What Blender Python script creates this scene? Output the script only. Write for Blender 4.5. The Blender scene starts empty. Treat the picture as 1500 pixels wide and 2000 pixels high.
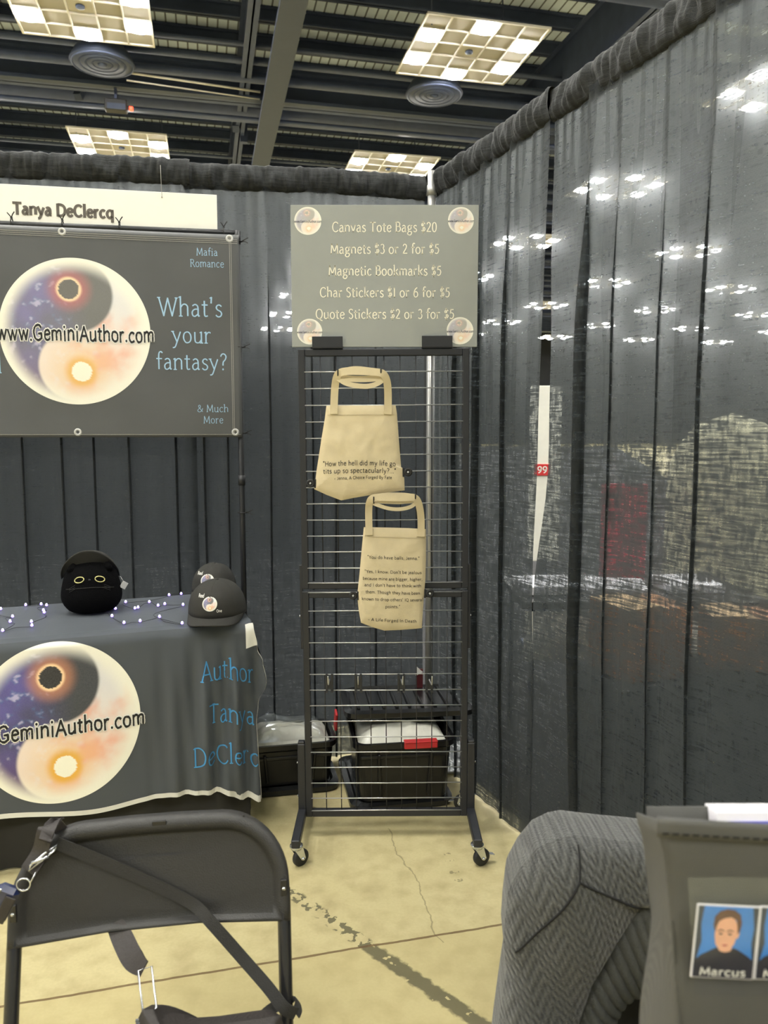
import bpy, math, random
from mathutils import Vector, Matrix, noise as mnoise
PI = math.pi
S = bpy.context.scene
C = S.collection
random.seed(7)

# ---------------------------------------------------------------- camera, world, exposure
cam_d = bpy.data.cameras.new('camera')
cam = bpy.data.objects.new('camera', cam_d)
C.objects.link(cam)
cam_d.sensor_fit = 'HORIZONTAL'
cam_d.sensor_width = 36
cam_d.lens = 36.0
cam.location = (0, 0, 1.41)
cam.rotation_euler = (math.radians(90 - 5.9), 0, 0)
cam_d.clip_start = 0.05
cam_d.clip_end = 300
cam_d.dof.use_dof = True
cam_d.dof.focus_distance = 2.4
cam_d.dof.aperture_fstop = 9.0
S.camera = cam
w = bpy.data.worlds.new('hall_air')
S.world = w
w.use_nodes = True
w.node_tree.nodes['Background'].inputs[0].default_value = (0.82, 0.92, 1.0, 1)
w.node_tree.nodes['Background'].inputs[1].default_value = 0.55
S.view_settings.view_transform = 'Standard'
S.view_settings.look = 'None'
S.view_settings.exposure = 0.0
S.view_settings.gamma = 1.0
LAMP_L = 176.0
LAMP_C = (1.0, 0.985, 0.94)
S.cycles.transparent_max_bounces = 24
S.cycles.max_bounces = 8
S.cycles.use_denoising = True
S.cycles.caustics_reflective = False
S.cycles.caustics_refractive = False
S.cycles.sample_clamp_indirect = 10

# ---------------------------------------------------------------- materials
def lin(c):
    return tuple(((v / 255 / 12.92) if v / 255 <= .04045 else ((v / 255 + .055) / 1.055) ** 2.4) for v in c)

def mat(name, col, rough=.6, metal=0.0, var=.12, scale=30.0, bump=0.0, bscale=200.0, spec=.5, emit=None, estr=0.0, sheen=0.0, coat=0.0, stretch=(1, 1, 1)):
    m = bpy.data.materials.new(name)
    m.use_nodes = True
    nt = m.node_tree
    b = nt.nodes['Principled BSDF']
    b.inputs['Roughness'].default_value = rough
    b.inputs['Metallic'].default_value = metal
    b.inputs['Specular IOR Level'].default_value = spec
    b.inputs['Sheen Weight'].default_value = sheen
    b.inputs['Coat Weight'].default_value = coat
    tc = nt.nodes.new('ShaderNodeTexCoord')
    mp = nt.nodes.new('ShaderNodeMapping')
    mp.inputs['Scale'].default_value = stretch
    nt.links.new(tc.outputs['Object'], mp.inputs[0])
    n = nt.nodes.new('ShaderNodeTexNoise')
    n.inputs['Scale'].default_value = scale
    n.inputs['Detail'].default_value = 4
    nt.links.new(mp.outputs[0], n.inputs['Vector'])
    mx = nt.nodes.new('ShaderNodeMix')
    mx.data_type = 'RGBA'
    lo = tuple(max(0, c * (1 - var)) for c in col)
    hi = tuple(min(1, c * (1 + var)) for c in col)
    mx.inputs[6].default_value = (*lo, 1)
    mx.inputs[7].default_value = (*hi, 1)
    nt.links.new(n.outputs['Fac'], mx.inputs[0])
    nt.links.new(mx.outputs[2], b.inputs['Base Color'])
    if emit:
        b.inputs['Emission Color'].default_value = (*emit, 1)
        b.inputs['Emission Strength'].default_value = estr
    if bump:
        n2 = nt.nodes.new('ShaderNodeTexNoise')
        n2.inputs['Scale'].default_value = bscale
        n2.inputs['Detail'].default_value = 3
        nt.links.new(mp.outputs[0], n2.inputs['Vector'])
        bp = nt.nodes.new('ShaderNodeBump')
        bp.inputs['Strength'].default_value = bump
        bp.inputs['Distance'].default_value = .004
        nt.links.new(n2.outputs['Fac'], bp.inputs['Height'])
        nt.links.new(bp.outputs[0], b.inputs['Normal'])
    return m

class NT:
    """small helper for node graphs"""
    def __init__(s, name):
        s.m = bpy.data.materials.new(name)
        s.m.use_nodes = True
        s.t = s.m.node_tree
        s.b = s.t.nodes['Principled BSDF']
        s.out = s.t.nodes['Material Output']
        s.tc = s.t.nodes.new('ShaderNodeTexCoord')
    def n(s, kind, **kw):
        x = s.t.nodes.new('ShaderNode' + kind)
        for k, v in kw.items():
            setattr(x, k, v)
        return x
    def l(s, a, b):
        s.t.links.new(a, b)
    def math(s, op, a, b=None, c=None, clamp=False):
        x = s.n('Math', operation=op, use_clamp=clamp)
        for i, v in enumerate((a, b, c)):
            if v is None:
                continue
            if isinstance(v, (int, float)):
                x.inputs[i].default_value = v
            else:
                s.l(v, x.inputs[i])
        return x.outputs[0]
    def noise(s, scale, vec=None, detail=3, stretch=None):
        x = s.n('TexNoise')
        x.inputs['Scale'].default_value = scale
        x.inputs['Detail'].default_value = detail
        v = vec or s.tc.outputs['Object']
        if stretch:
            mp = s.n('Mapping')
            mp.inputs['Scale'].default_value = stretch
            s.l(v, mp.inputs[0])
            v = mp.outputs[0]
        s.l(v, x.inputs['Vector'])
        return x.outputs['Fac']
    def mix(s, f, a, b):
        x = s.n('Mix', data_type='RGBA')
        for i, v in ((0, f), (6, a), (7, b)):
            if isinstance(v, tuple):
                x.inputs[i].default_value = (*v, 1)
            elif isinstance(v, (int, float)):
                x.inputs[i].default_value = v
            else:
                s.l(v, x.inputs[i])
        return x.outputs[2]
    def xyz(s):
        x = s.n('SeparateXYZ')
        s.l(s.tc.outputs['Object'], x.inputs[0])
        return x.outputs
    def bump(s, h, strength=.5, dist=.004):
        x = s.n('Bump')
        x.inputs['Strength'].default_value = strength
        x.inputs['Distance'].default_value = dist
        s.l(h, x.inputs['Height'])
        s.l(x.outputs[0], s.b.inputs['Normal'])

def floor_mat():
    k = NT('concrete_floor')
    x, y, z = k.xyz()
    big = k.noise(1.3, detail=5)
    mid = k.noise(14, detail=6)
    fine = k.noise(120, detail=3)
    c = k.mix(big, (.50, .43, .215), (.66, .585, .335))
    c = k.mix(k.math('MULTIPLY', k.math('SUBTRACT', mid, .42, clamp=True), 2.4, clamp=True), c, (.40, .33, .17))
    c = k.mix(k.math('MULTIPLY', fine, .34), c, (.30, .25, .13))
    # signed distance to the expansion joint
    d = k.math('SUBTRACT', k.math('ADD', k.math('MULTIPLY', x, -.239), k.math('MULTIPLY', y, .971)), 1.937)
    wob = k.math('MULTIPLY', k.math('SUBTRACT', k.noise(9), .5), .012)
    dj = k.math('ABSOLUTE', k.math('ADD', d, wob))
    near = k.math('LESS_THAN', d, 0.0)
    c = k.mix(k.math('MULTIPLY', near, .35), c, (.46, .385, .175))
    # worn strip of old tape
    t = k.math('ABSOLUTE', k.math('SUBTRACT', k.math('ADD', k.math('MULTIPLY', x, .714), k.math('MULTIPLY', y, .70)), 1.359))
    t = k.math('ADD', t, k.math('MULTIPLY', k.math('SUBTRACT', k.noise(40, detail=5), .5), .03))
    strip = k.math('SUBTRACT', 1.0, k.math('DIVIDE', k.math('SUBTRACT', t, .018), .008), clamp=True)
    worn_far = k.math('GREATER_THAN', k.noise(34, detail=6), .53)
    worn_near = k.math('GREATER_THAN', k.noise(26, detail=6), .36)
    worn = k.math('ADD', k.math('MULTIPLY', worn_near, near), k.math('MULTIPLY', worn_far, k.math('SUBTRACT', 1.0, near)))
    lim = k.math('MULTIPLY', k.math('LESS_THAN', y, 2.25), k.math('GREATER_THAN', y, 1.2))
    c = k.mix(k.math('MULTIPLY', k.math('MULTIPLY', k.math('MULTIPLY', strip, worn), lim), .85), c, (.085, .078, .045))
    # long crack
    cx = k.math('SUBTRACT', k.math('ADD', .018, k.math('MULTIPLY', k.math('SUBTRACT', 2.577, y), .256)), x)
    cx = k.math('ABSOLUTE', k.math('ADD', cx, k.math('MULTIPLY', k.math('SUBTRACT', k.noise(6, detail=5), .5), .11)))
    crack = k.math('MULTIPLY', k.math('LESS_THAN', cx, .0022), k.math('MULTIPLY', k.math('GREATER_THAN', y, 2.0), k.math('LESS_THAN', y, 2.62)))
    c = k.mix(k.math('MULTIPLY', crack, .55), c, (.16, .13, .07))
    joint = k.math('LESS_THAN', dj, .0042)
    c = k.mix(k.math('MULTIPLY', joint, .85), c, (.12, .07, .03))
    # dark drips beside the caster
    dr = k.math('ABSOLUTE', k.math('SUBTRACT', x, k.math('ADD', .21, k.math('MULTIPLY', k.math('SUBTRACT', 2.45, y), .16))))
    drip = k.math('MULTIPLY', k.math('LESS_THAN', dr, .016), k.math('GREATER_THAN', k.noise(45, detail=3), .60))
    drip = k.math('MULTIPLY', drip, k.math('MULTIPLY', k.math('GREATER_THAN', y, 2.27), k.math('LESS_THAN', y, 2.46)))
    c = k.mix(k.math('MULTIPLY', drip, .6), c, (.12, .10, .06))
    k.l(c, k.b.inputs['Base Color'])
    k.b.inputs['Roughness'].default_value = .55
    k.b.inputs['Specular IOR Level'].default_value = .3
    k.bump(k.math('ADD', k.math('MULTIPLY', mid, .4), k.math('SUBTRACT', 0.0, joint)), .25, .004)
    return k.m

def drape_mat(name, col, trans, solid=False, haze=.16):
    """woven polyester: cloth with see-through gaps between the yarns"""
    k = NT(name)
    warp = k.noise(1.0, stretch=(95, 95, 30), detail=3)
    weft = k.noise(1.0, stretch=(11, 11, 190), detail=3)
    w2 = k.n('TexBrick')
    mp = k.n('Mapping')
    mp.inputs['Rotation'].default_value = (PI / 2, 0, 0)
    k.l(k.tc.outputs['Object'], mp.inputs[0])
    k.l(mp.outputs[0], w2.inputs['Vector'])
    w2.inputs['Scale'].default_value = 62
    w2.inputs['Mortar Size'].default_value = .07
    w2.inputs['Mortar Smooth'].default_value = .5
    yarn = k.math('ADD', .5, k.math('MULTIPLY', k.math('SUBTRACT', k.math('ADD', k.math('MULTIPLY', warp, .4), k.math('MULTIPLY', weft, .6)), .5), 3.2), clamp=True)
    gap = k.math('MULTIPLY', k.math('SUBTRACT', yarn, .32, clamp=True), 1.75, clamp=True)
    gap = k.math('SUBTRACT', gap, k.math('MULTIPLY', w2.outputs['Fac'], .12), clamp=True)
    c = k.mix(yarn, tuple(v * .35 for v in col), tuple(v * 1.7 for v in col))
    k.l(c, k.b.inputs['Base Color'])
    k.b.inputs['Roughness'].default_value = .75
    k.b.inputs['Specular IOR Level'].default_value = .35
    k.b.inputs['Sheen Weight'].default_value = .10
    k.b.inputs['Sheen Roughness'].default_value = .5
    k.bump(k.math('ADD', yarn, k.math('MULTIPLY', w2.outputs['Fac'], -.5)), .35, .003)
    if solid:
        return k.m
    tl = k.n('BsdfTranslucent')
    tl.inputs[0].default_value = (*tuple(v * 2.8 for v in col), 1)
    rf = k.n('BsdfRefraction')
    rf.inputs['IOR'].default_value = 1.3
    rf.inputs['Roughness'].default_value = .65
    rf.inputs['Color'].default_value = (.62, .66, .66, 1)
    add = k.n('MixShader')
    add.inputs[0].default_value = .42
    k.l(k.b.outputs[0], add.inputs[1])
    k.l(tl.outputs[0], add.inputs[2])
    ad2 = k.n('MixShader')
    k.l(k.math('MULTIPLY', k.math('ADD', yarn, .45), haze), ad2.inputs[0])
    k.l(add.outputs[0], ad2.inputs[1])
    k.l(rf.outputs[0], ad2.inputs[2])
    tr = k.n('BsdfTransparent')
    tr.inputs[0].default_value = (.93, .97, 1, 1)
    mx = k.n('MixShader')
    rg = k.n('BsdfRefraction')
    rg.inputs['IOR'].default_value = 1.02
    rg.inputs['Roughness'].default_value = .95
    rg.inputs['Color'].default_value = (.9, .95, 1, 1)
    ad3 = k.n('MixShader')
    ad3.inputs[0].default_value = .022
    k.l(ad2.outputs[0], ad3.inputs[1])
    k.l(rg.outputs[0], ad3.inputs[2])
    k.l(k.math('MULTIPLY', gap, trans), mx.inputs[0])
    k.l(ad3.outputs[0], mx.inputs[1])
    k.l(tr.outputs[0], mx.inputs[2])
    k.l(mx.outputs[0], k.out.inputs[0])
    return k.m

def attr_mat(name, rough=.6, emit=0):
    k = NT(name)
    a = k.n('Attribute', attribute_name='Col')
    f = k.noise(260)
    c = k.mix(k.math('MULTIPLY', f, .12), a.outputs['Color'], (.5, .5, .5))
    k.l(c, k.b.inputs['Base Color'])
    k.b.inputs['Roughness'].default_value = rough
    k.b.inputs['Specular IOR Level'].default_value = .25
    return k.m

def knit_mat():
    k = NT('grey_herringbone_knit')
    x, y, z = k.xyz()
    a = k.math('PINGPONG', k.math('ADD', x, k.math('MULTIPLY', z, .35)), .028)
    ph = k.math('ADD', k.math('MULTIPLY', z, 330), k.math('MULTIPLY', a, 480))
    h = k.math('SINE', ph)
    h2 = k.math('SINE', k.math('MULTIPLY', k.math('ADD', x, k.math('MULTIPLY', z, .35)), 900))
    n = k.noise(300, detail=4)
    hh = k.math('ADD', k.math('ADD', k.math('MULTIPLY', h, .35), k.math('MULTIPLY', h2, .25)), n)
    f = k.math('ADD', k.math('MULTIPLY', hh, .5), .1, clamp=True)
    c = k.mix(f, (.012, .013, .013), (.125, .128, .118))
    k.l(c, k.b.inputs['Base Color'])
    k.b.inputs['Roughness'].default_value = .9
    k.b.inputs['Sheen Weight'].default_value = .25
    k.bump(hh, .9, .003)
    return k.m

def nonwoven_mat():
    k = NT('charcoal_nonwoven')
    x, y, z = k.xyz()
    a = k.math('SINE', k.math('MULTIPLY', k.math('ADD', x, z), 2600))
    b = k.math('SINE', k.math('MULTIPLY', k.math('SUBTRACT', x, z), 2600))
    h = k.math('MULTIPLY', a, b)
    c = k.mix(k.math('ADD', k.math('MULTIPLY', h, .3), .5), (.05, .05, .046), (.13, .128, .118))
    k.l(c, k.b.inputs['Base Color'])
    k.b.inputs['Roughness'].default_value = .6
    k.bump(k.math('ADD', h, k.math('MULTIPLY', k.noise(30), 3)), .5, .001)
    return k.m

def clear_mat(name, alpha=.12, tint=(.8, .85, .9)):
    k = NT(name)
    tr = k.n('BsdfTransparent')
    gl = k.n('BsdfGlossy')
    gl.inputs['Roughness'].default_value = .12
    gl.inputs['Color'].default_value = (*tint, 1)
    mx = k.n('MixShader')
    f = k.math('ADD', k.math('MULTIPLY', k.noise(28, detail=3), .06), alpha - .03)
    k.l(f, mx.inputs[0])
    k.l(tr.outputs[0], mx.inputs[1])
    k.l(gl.outputs[0], mx.inputs[2])
    k.l(mx.outputs[0], k.out.inputs[0])
    return k.m

def deck_mat():
    k = NT('corrugated_roof_deck')
    x, y, z = k.xyz()
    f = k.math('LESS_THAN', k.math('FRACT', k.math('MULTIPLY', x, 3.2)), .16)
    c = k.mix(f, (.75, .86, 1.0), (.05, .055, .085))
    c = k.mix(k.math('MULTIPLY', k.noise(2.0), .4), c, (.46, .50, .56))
    k.l(c, k.b.inputs['Base Color'])
    k.b.inputs['Roughness'].default_value = .7
    return k.m

M = {}
M['floor'] = floor_mat()
M['deck'] = deck_mat()
M['steel_dark'] = mat('dark_painted_steel', (.040, .056, .115), .6, var=.3, scale=3)
M['steel_grey'] = mat('grey_painted_steel', (.024, .035, .066), .6, var=.15, scale=6)
M['duct'] = mat('dark_duct_metal', (.048, .064, .122), .45, var=.25, scale=4)
M['tile'] = mat('acoustic_tile', (.27, .25, .20), .9, var=.06, scale=60, bump=.2)
M['tile_white'] = mat('sensor_tile', (.40, .38, .33), .9, var=.05)
M['tbar'] = mat('white_tile_grid', (.50, .48, .42), .6, var=.03)
M['lamp'] = mat('lit_lamp_lens', (.9, .9, .85), .5, var=0, emit=LAMP_C, estr=LAMP_L)
M['drape'] = drape_mat('black_sheer_drape', (.024, .028, .029), .44, haze=.085)
M['drape_dimmed'] = drape_mat('black_drape_dimmed', (.021, .024, .026), .30, haze=.05)  # same fabric as the side drape, the dimness behind put into its tone
M['drape_blocker'] = mat('added_black_blocker', (.040, .042, .044), .9, var=.3, scale=3)  # for the added drape that blocks light far behind the booth
M['dark_cover'] = mat('added_charcoal_cover', (.022, .022, .023), .95, var=.3, scale=60, bump=.3, bscale=300)  # for the added covering over the lit floor
M['drape_solid'] = drape_mat('black_drape_hem', (.017, .019, .020), 0, True)
M['wall'] = mat('dark_hall_wall', (.016, .018, .022), .8, var=.2, scale=.6)
M['white_pole'] = mat('brushed_aluminium', (.46, .46, .45), .35, metal=.6, var=.06)
M['black_metal'] = mat('black_powder_coat', (.022, .023, .026), .42, var=.15, scale=80, bump=.06, bscale=500)
M['frame_metal'] = mat('satin_black_frame', (.019, .020, .024), .45, var=.12, scale=60)
M['wire'] = mat('bright_wire', (.55, .55, .54), .3, metal=.7, var=.1)
M['wire_dark'] = mat('dark_wire', (.03, .03, .032), .4, metal=.3, var=.1)
M['chrome'] = mat('zinc_plate', (.66, .68, .70), .25, metal=.9, var=.08)
M['rubber'] = mat('black_rubber', (.015, .015, .015), .6, var=.2)
M['sign_grey'] = mat('grey_sign_board', (.30, .315, .30), .55, var=.04, scale=20)
M['cream_ink'] = mat('cream_print', (.86, .82, .68), .6, var=.02)
M['white_card'] = mat('white_board_card', (.90, .885, .81), .6, var=.02)
M['brown_ink'] = mat('grey_brown_print', (.115, .10, .085), .6, var=.05)
M['banner'] = mat('charcoal_banner_vinyl', (.094, .097, .100), .42, var=.2, scale=5, bump=.12, bscale=9)
M['banner_edge'] = mat('pale_seam_thread', (.42, .41, .38), .6, var=.05)
M['blue_pale'] = mat('pale_blue_print', (.36, .56, .76), .6, var=.03)
M['blue'] = mat('bright_blue_print', (.065, .30, .62), .6, var=.05)
M['black_ink'] = mat('black_print', (.010, .010, .011), .6, var=.1)
M['white_ink'] = mat('white_print', (.84, .83, .78), .6, var=.02)
M['art'] = attr_mat('galaxy_disc_print')
M['canvas'] = mat('natural_canvas', (.66, .56, .36), .85, var=.10, scale=25, bump=.35, bscale=700)
M['canvas_seam'] = mat('canvas_webbing', (.62, .53, .35), .85, var=.08, scale=60, bump=.4, bscale=600)
M['quote_ink'] = mat('faded_black_print', (.035, .030, .025), .7, var=.2)
M['cloth'] = mat('charcoal_table_cloth', (.064, .074, .088), .62, var=.12, scale=4, bump=.10, bscale=40, sheen=.1)
M['cloth_edge'] = mat('white_cloth_hem', (.72, .71, .66), .7, var=.04)
M['skirt'] = mat('black_under_cloth', (.016, .015, .013), .8, var=.3, scale=9)
M['table'] = mat('grey_table_plastic', (.3, .3, .29), .5, var=.05)
M['cap'] = mat('washed_black_cotton', (.030, .029, .025), .85, var=.15, scale=40, bump=.4, bscale=600)
M['plush'] = mat('black_plush', (.0035, .0035, .004), .95, var=.4, scale=200, bump=.7, bscale=300, spec=.08)
M['yellow'] = mat('yellow_thread', (.72, .66, .28), .7, var=.05)
M['grey_thread'] = mat('grey_thread', (.035, .035, .035), .7, var=.05)
M['tag'] = mat('silver_paper_tag', (.55, .55, .54), .5, var=.05)
M['bulb'] = mat('violet_led', (.3, .25, .9), .4, var=0, emit=(.28, .18, 1.0), estr=5)
M['bulb_core'] = mat('white_led_core', (.8, .8, 1), .4, var=0, emit=(.72, .66, 1.0), estr=5)
M['thin_wire'] = mat('black_fairy_wire', (.012, .012, .014), .5, var=.1)
M['tote'] = mat('black_tote_plastic', (.008, .008, .009), .28, var=.2, scale=12)
M['tote_lid'] = mat('black_lid_plastic', (.009, .0095, .010), .25, var=.2, scale=12)
M['red'] = mat('red_latch_plastic', (.62, .035, .04), .4, var=.06)
M['poly'] = mat('white_poly_wrap', (.78, .77, .68), .25, var=.15, scale=18, bump=.8, bscale=28)
M['clear'] = clear_mat('clear_wrap', .25)
M['vinyl'] = clear_mat('clear_vinyl_window', .09, (.62, .72, .95))
M['chair'] = mat('black_chair_plastic', (.026, .025, .023), .48, var=.12, scale=90, bump=.25, bscale=420)
M['chair_tube'] = mat('black_chair_tube', (.018, .018, .019), .25, var=.1)
M['strap'] = mat('black_webbing', (.020, .019, .017), .7, var=.2, scale=90, bump=.4, bscale=600)
M['leather'] = mat('dark_brown_leather', (.030, .025, .023), .6, var=.2, scale=50, bump=.3, bscale=200)
M['fob'] = mat('blue_glossy_fob', (.012, .02, .07), .15, var=.3, scale=20, coat=.6)
M['knit'] = knit_mat()
M['rib'] = mat('grey_rib_knit', (.060, .062, .057), .9, var=.25, scale=300, bump=.5, bscale=500)
M['shade_and_thread'] = mat('black_shade_and_thread', (.006, .006, .006), .9, var=.2)  # painted shade of the cardigan opening; also seam and stitch thread
M['nonwoven'] = nonwoven_mat()
M['purple'] = mat('violet_cover', (.13, .13, .55), .5, var=.1)
M['paper'] = mat('white_paper', (.84, .82, .86), .6, var=.03)
M['cardboard'] = mat('brown_cardboard', (.40, .19, .085), .8, var=.15, scale=14)
M['cardboard2'] = mat('pale_cardboard', (.62, .42, .22), .8, var=.15, scale=14)
M['pink'] = mat('dull_red_fabric', (.42, .05, .07), .8, var=.2)
M['dark_red'] = mat('dark_red_card', (.10, .012, .014), .6, var=.1)
M['beige'] = mat('beige_fabric', (.62, .58, .40), .85, var=.15, scale=8)
M['panel_white'] = mat('white_display_panel', (.80, .79, .72), .7, var=.05)
M['red_led'] = mat('red_indicator', (.8, .05, .03), .4, var=0, emit=(1, .08, .03), estr=2.5)
M['table_black'] = mat('black_table_top', (.02, .02, .02), .5, var=.2)
M['skin'] = mat('printed_skin', (.80, .42, .27), .5, var=.12, scale=90)
M['hair'] = mat('printed_brown_hair', (.11, .042, .02), .5, var=.3, scale=200)
M['card_blue'] = mat('printed_blue_backdrop', (.035, .22, .66), .45, var=.25, scale=30)
M['card_dark'] = mat('printed_dark_shirt', (.018, .017, .028), .5, var=.3, scale=60)
M['card_navy'] = mat('printed_navy_edge', (.03, .04, .06), .5, var=.3, scale=60)

# ---------------------------------------------------------------- mesh builder
class MB:
    def __init__(s):
        s.v, s.f, s.sm, s.col = [], [], [], None
    def add(s, vs, fs, smooth=True):
        o = len(s.v)
        s.v += [tuple(p) for p in vs]
        s.f += [tuple(i + o for i in f) for f in fs]
        s.sm += [smooth] * len(fs)
        return s
    def box(s, c, size, R=None, bev=.0):
        hx, hy, hz = size[0] / 2, size[1] / 2, size[2] / 2
        c = Vector(c)
        b = min(bev, hx * .98, hy * .98, hz * .98)
        vs, ix = [], {}
        for sx in (-1, 1):
            for sy in (-1, 1):
                for sz in (-1, 1):
                    if b <= 0:
                        ix[sx, sy, sz] = len(vs)
                        vs.append(Vector((sx * hx, sy * hy, sz * hz)))
                    else:
                        for a in range(3):
                            ix[sx, sy, sz, a] = len(vs)
                            d = [hx - b, hy - b, hz - b]
                            d[a] += b
                            vs.append(Vector((sx * d[0], sy * d[1], sz * d[2])))
        fs = []
        q = [(-1, -1), (1, -1), (1, 1), (-1, 1)]
        for a in range(3):
            u, w_ = (a + 1) % 3, (a + 2) % 3
            for sg in (-1, 1):
                f = []
                for (p, r) in (q if sg > 0 else q[::-1]):
                    k = [0, 0, 0]
                    k[a], k[u], k[w_] = sg, p, r
                    f.append(ix[tuple(k)] if b <= 0 else ix[(*k, a)])
                fs.append(f)
        if b > 0:
            for a in range(3):
                u, w_ = (a + 1) % 3, (a + 2) % 3
                for p in (-1, 1):
                    for r in (-1, 1):
                        f = []
                        for (sg, ax) in ((-1, u), (1, u), (1, w_), (-1, w_)):
                            k = [0, 0, 0]
                            k[a], k[u], k[w_] = sg, p, r
                            f.append(ix[(*k, ax)])
                        fs.append(f if p * r > 0 else f[::-1])
            for sx in (-1, 1):
                for sy in (-1, 1):
                    for sz in (-1, 1):
                        f = [ix[sx, sy, sz, 0], ix[sx, sy, sz, 1], ix[sx, sy, sz, 2]]
                        fs.append(f if sx * sy * sz > 0 else f[::-1])
        if R is not None:
            vs = [R @ p for p in vs]
        return s.add([p + c for p in vs], fs, False)
    def bar(s, a, b, w, d, up=(0, 0, 1), bev=0, ext=0):
        a, b = Vector(a), Vector(b)
        z = (b - a).normalized()
        x = Vector(up).cross(z)
        if x.length < 1e-4:
            x = Vector((1, 0, 0)).cross(z)
        x.normalize()
        y = z.cross(x)
        R = Matrix((x, y, z)).transposed()
        return s.box((a + b) / 2, (w, d, (b - a).length + 2 * ext), R, bev)
    def tube(s, path, r, n=10, closed=False, caps=True):
        P = [Vector(p) for p in path]
        N = len(P)
        T = []
        for i in range(N):
            if closed:
                t = P[(i + 1) % N] - P[i - 1]
            else:
                t = P[min(i + 1, N - 1)] - P[max(i - 1, 0)]
            T.append(t.normalized())
        u = T[0].orthogonal().normalized()
        vs, fs = [], []
        for i in range(N):
            u = (u - T[i] * u.dot(T[i])).normalized()
            v = T[i].cross(u)
            rr = r[i] if isinstance(r, (list, tuple)) else r
            for k in range(n):
                a = 2 * PI * k / n
                vs.append(P[i] + (u * math.cos(a) + v * math.sin(a)) * rr)
        for i in range(N if closed else N - 1):
            j = (i + 1) % N
            for k in range(n):
                l = (k + 1) % n
                fs.append((i * n + k, i * n + l, j * n + l, j * n + k))
        if caps and not closed:
            fs.append(tuple(range(n))[::-1])
            fs.append(tuple((N - 1) * n + k for k in range(n)))
        return s.add(vs, fs, True)
    def lathe(s, prof, n=24, c=(0, 0, 0), R=None, capped=True):
        vs, fs = [], []
        c = Vector(c)
        for (r, z) in prof:
            for k in range(n):
                a = 2 * PI * k / n
                p = Vector((r * math.cos(a), r * math.sin(a), z))
                vs.append((R @ p if R is not None else p) + c)
        for i in range(len(prof) - 1):
            for k in range(n):
                l = (k + 1) % n
                fs.append((i * n + k, i * n + l, (i + 1) * n + l, (i + 1) * n + k))
        if capped:
            fs.append(tuple(range(n))[::-1])
            fs.append(tuple((len(prof) - 1) * n + k for k in range(n)))
        return s.add(vs, fs, True)
    def grid(s, fn, nu, nv, smooth=True, closed_u=False):
        vs = [fn(i / nu, j / nv) for j in range(nv + 1) for i in range(nu if closed_u else nu + 1)]
        W = nu if closed_u else nu + 1
        fs = []
        for j in range(nv):
            for i in range(nu):
                k = (i + 1) % W
                fs.append((j * W + i, j * W + k, (j + 1) * W + k, (j + 1) * W + i))
        return s.add(vs, fs, smooth)
    def prism(s, outline, d0, d1, axis='y', smooth=False):
        """outline in two coordinates, extruded along the axis from d0 to d1"""
        def P(a, b, d):
            return {'y': (a, d, b), 'z': (a, b, d), 'x': (d, a, b)}[axis]
        n = len(outline)
        vs = [P(a, b, d0) for a, b in outline] + [P(a, b, d1) for a, b in outline]
        fs = [tuple(range(n)), tuple(range(2 * n - 1, n - 1, -1))]
        for i in range(n):
            j = (i + 1) % n
            fs.append((i, i + n, j + n, j))
        return s.add(vs, fs, smooth)
    def strap(s, path, wd, t, normal):
        """flat band along a path; normal = outward direction (vector or function of index)"""
        P = [Vector(p) for p in path]
        N = len(P)
        vs, fs = [], []
        for i in range(N):
            tg = (P[min(i + 1, N - 1)] - P[max(i - 1, 0)]).normalized()
            nn = Vector(normal(i) if callable(normal) else normal)
            bi = tg.cross(nn).normalized()
            nn = bi.cross(tg).normalized()
            ww = (wd(i / (N - 1)) if callable(wd) else wd) / 2
            q = [P[i] + bi * a * ww + nn * b * t / 2 for (a, b) in ((-1, -1), (1, -1), (1, 1), (-1, 1))]
            for k in range(4):
                vs += [q[k], q[(k + 1) % 4]]
        for i in range(N - 1):
            for k in range(4):
                fs.append((i * 8 + 2 * k, i * 8 + 2 * k + 1, i * 8 + 8 + 2 * k + 1, i * 8 + 8 + 2 * k))
        fs += [(6, 4, 2, 0), tuple((N - 1) * 8 + 2 * k for k in range(4))]
        return s.add(vs, fs, True)
    def sphere(s, c, r, n=14, m=9, sc=(1, 1, 1)):
        c = Vector(c)
        return s.grid(lambda u, v: c + Vector((r * sc[0] * math.cos(2 * PI * u) * math.sin(PI * v), r * sc[1] * math.sin(2 * PI * u) * math.sin(PI * v), -r * sc[2] * math.cos(PI * v))), n, m, True, True)

def spline(pts, n=8):
    P = [Vector(p) for p in pts]
    out = []
    for i in range(len(P) - 1):
        p0, p1, p2, p3 = P[max(i - 1, 0)], P[i], P[i + 1], P[min(i + 2, len(P) - 1)]
        for k in range(n):
            t = k / n
            out.append(.5 * ((2 * p1) + (p2 - p0) * t + (2 * p0 - 5 * p1 + 4 * p2 - p3) * t * t + (3 * p1 - p0 - 3 * p2 + p3) * t ** 3))
    out.append(P[-1])
    return out

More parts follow.
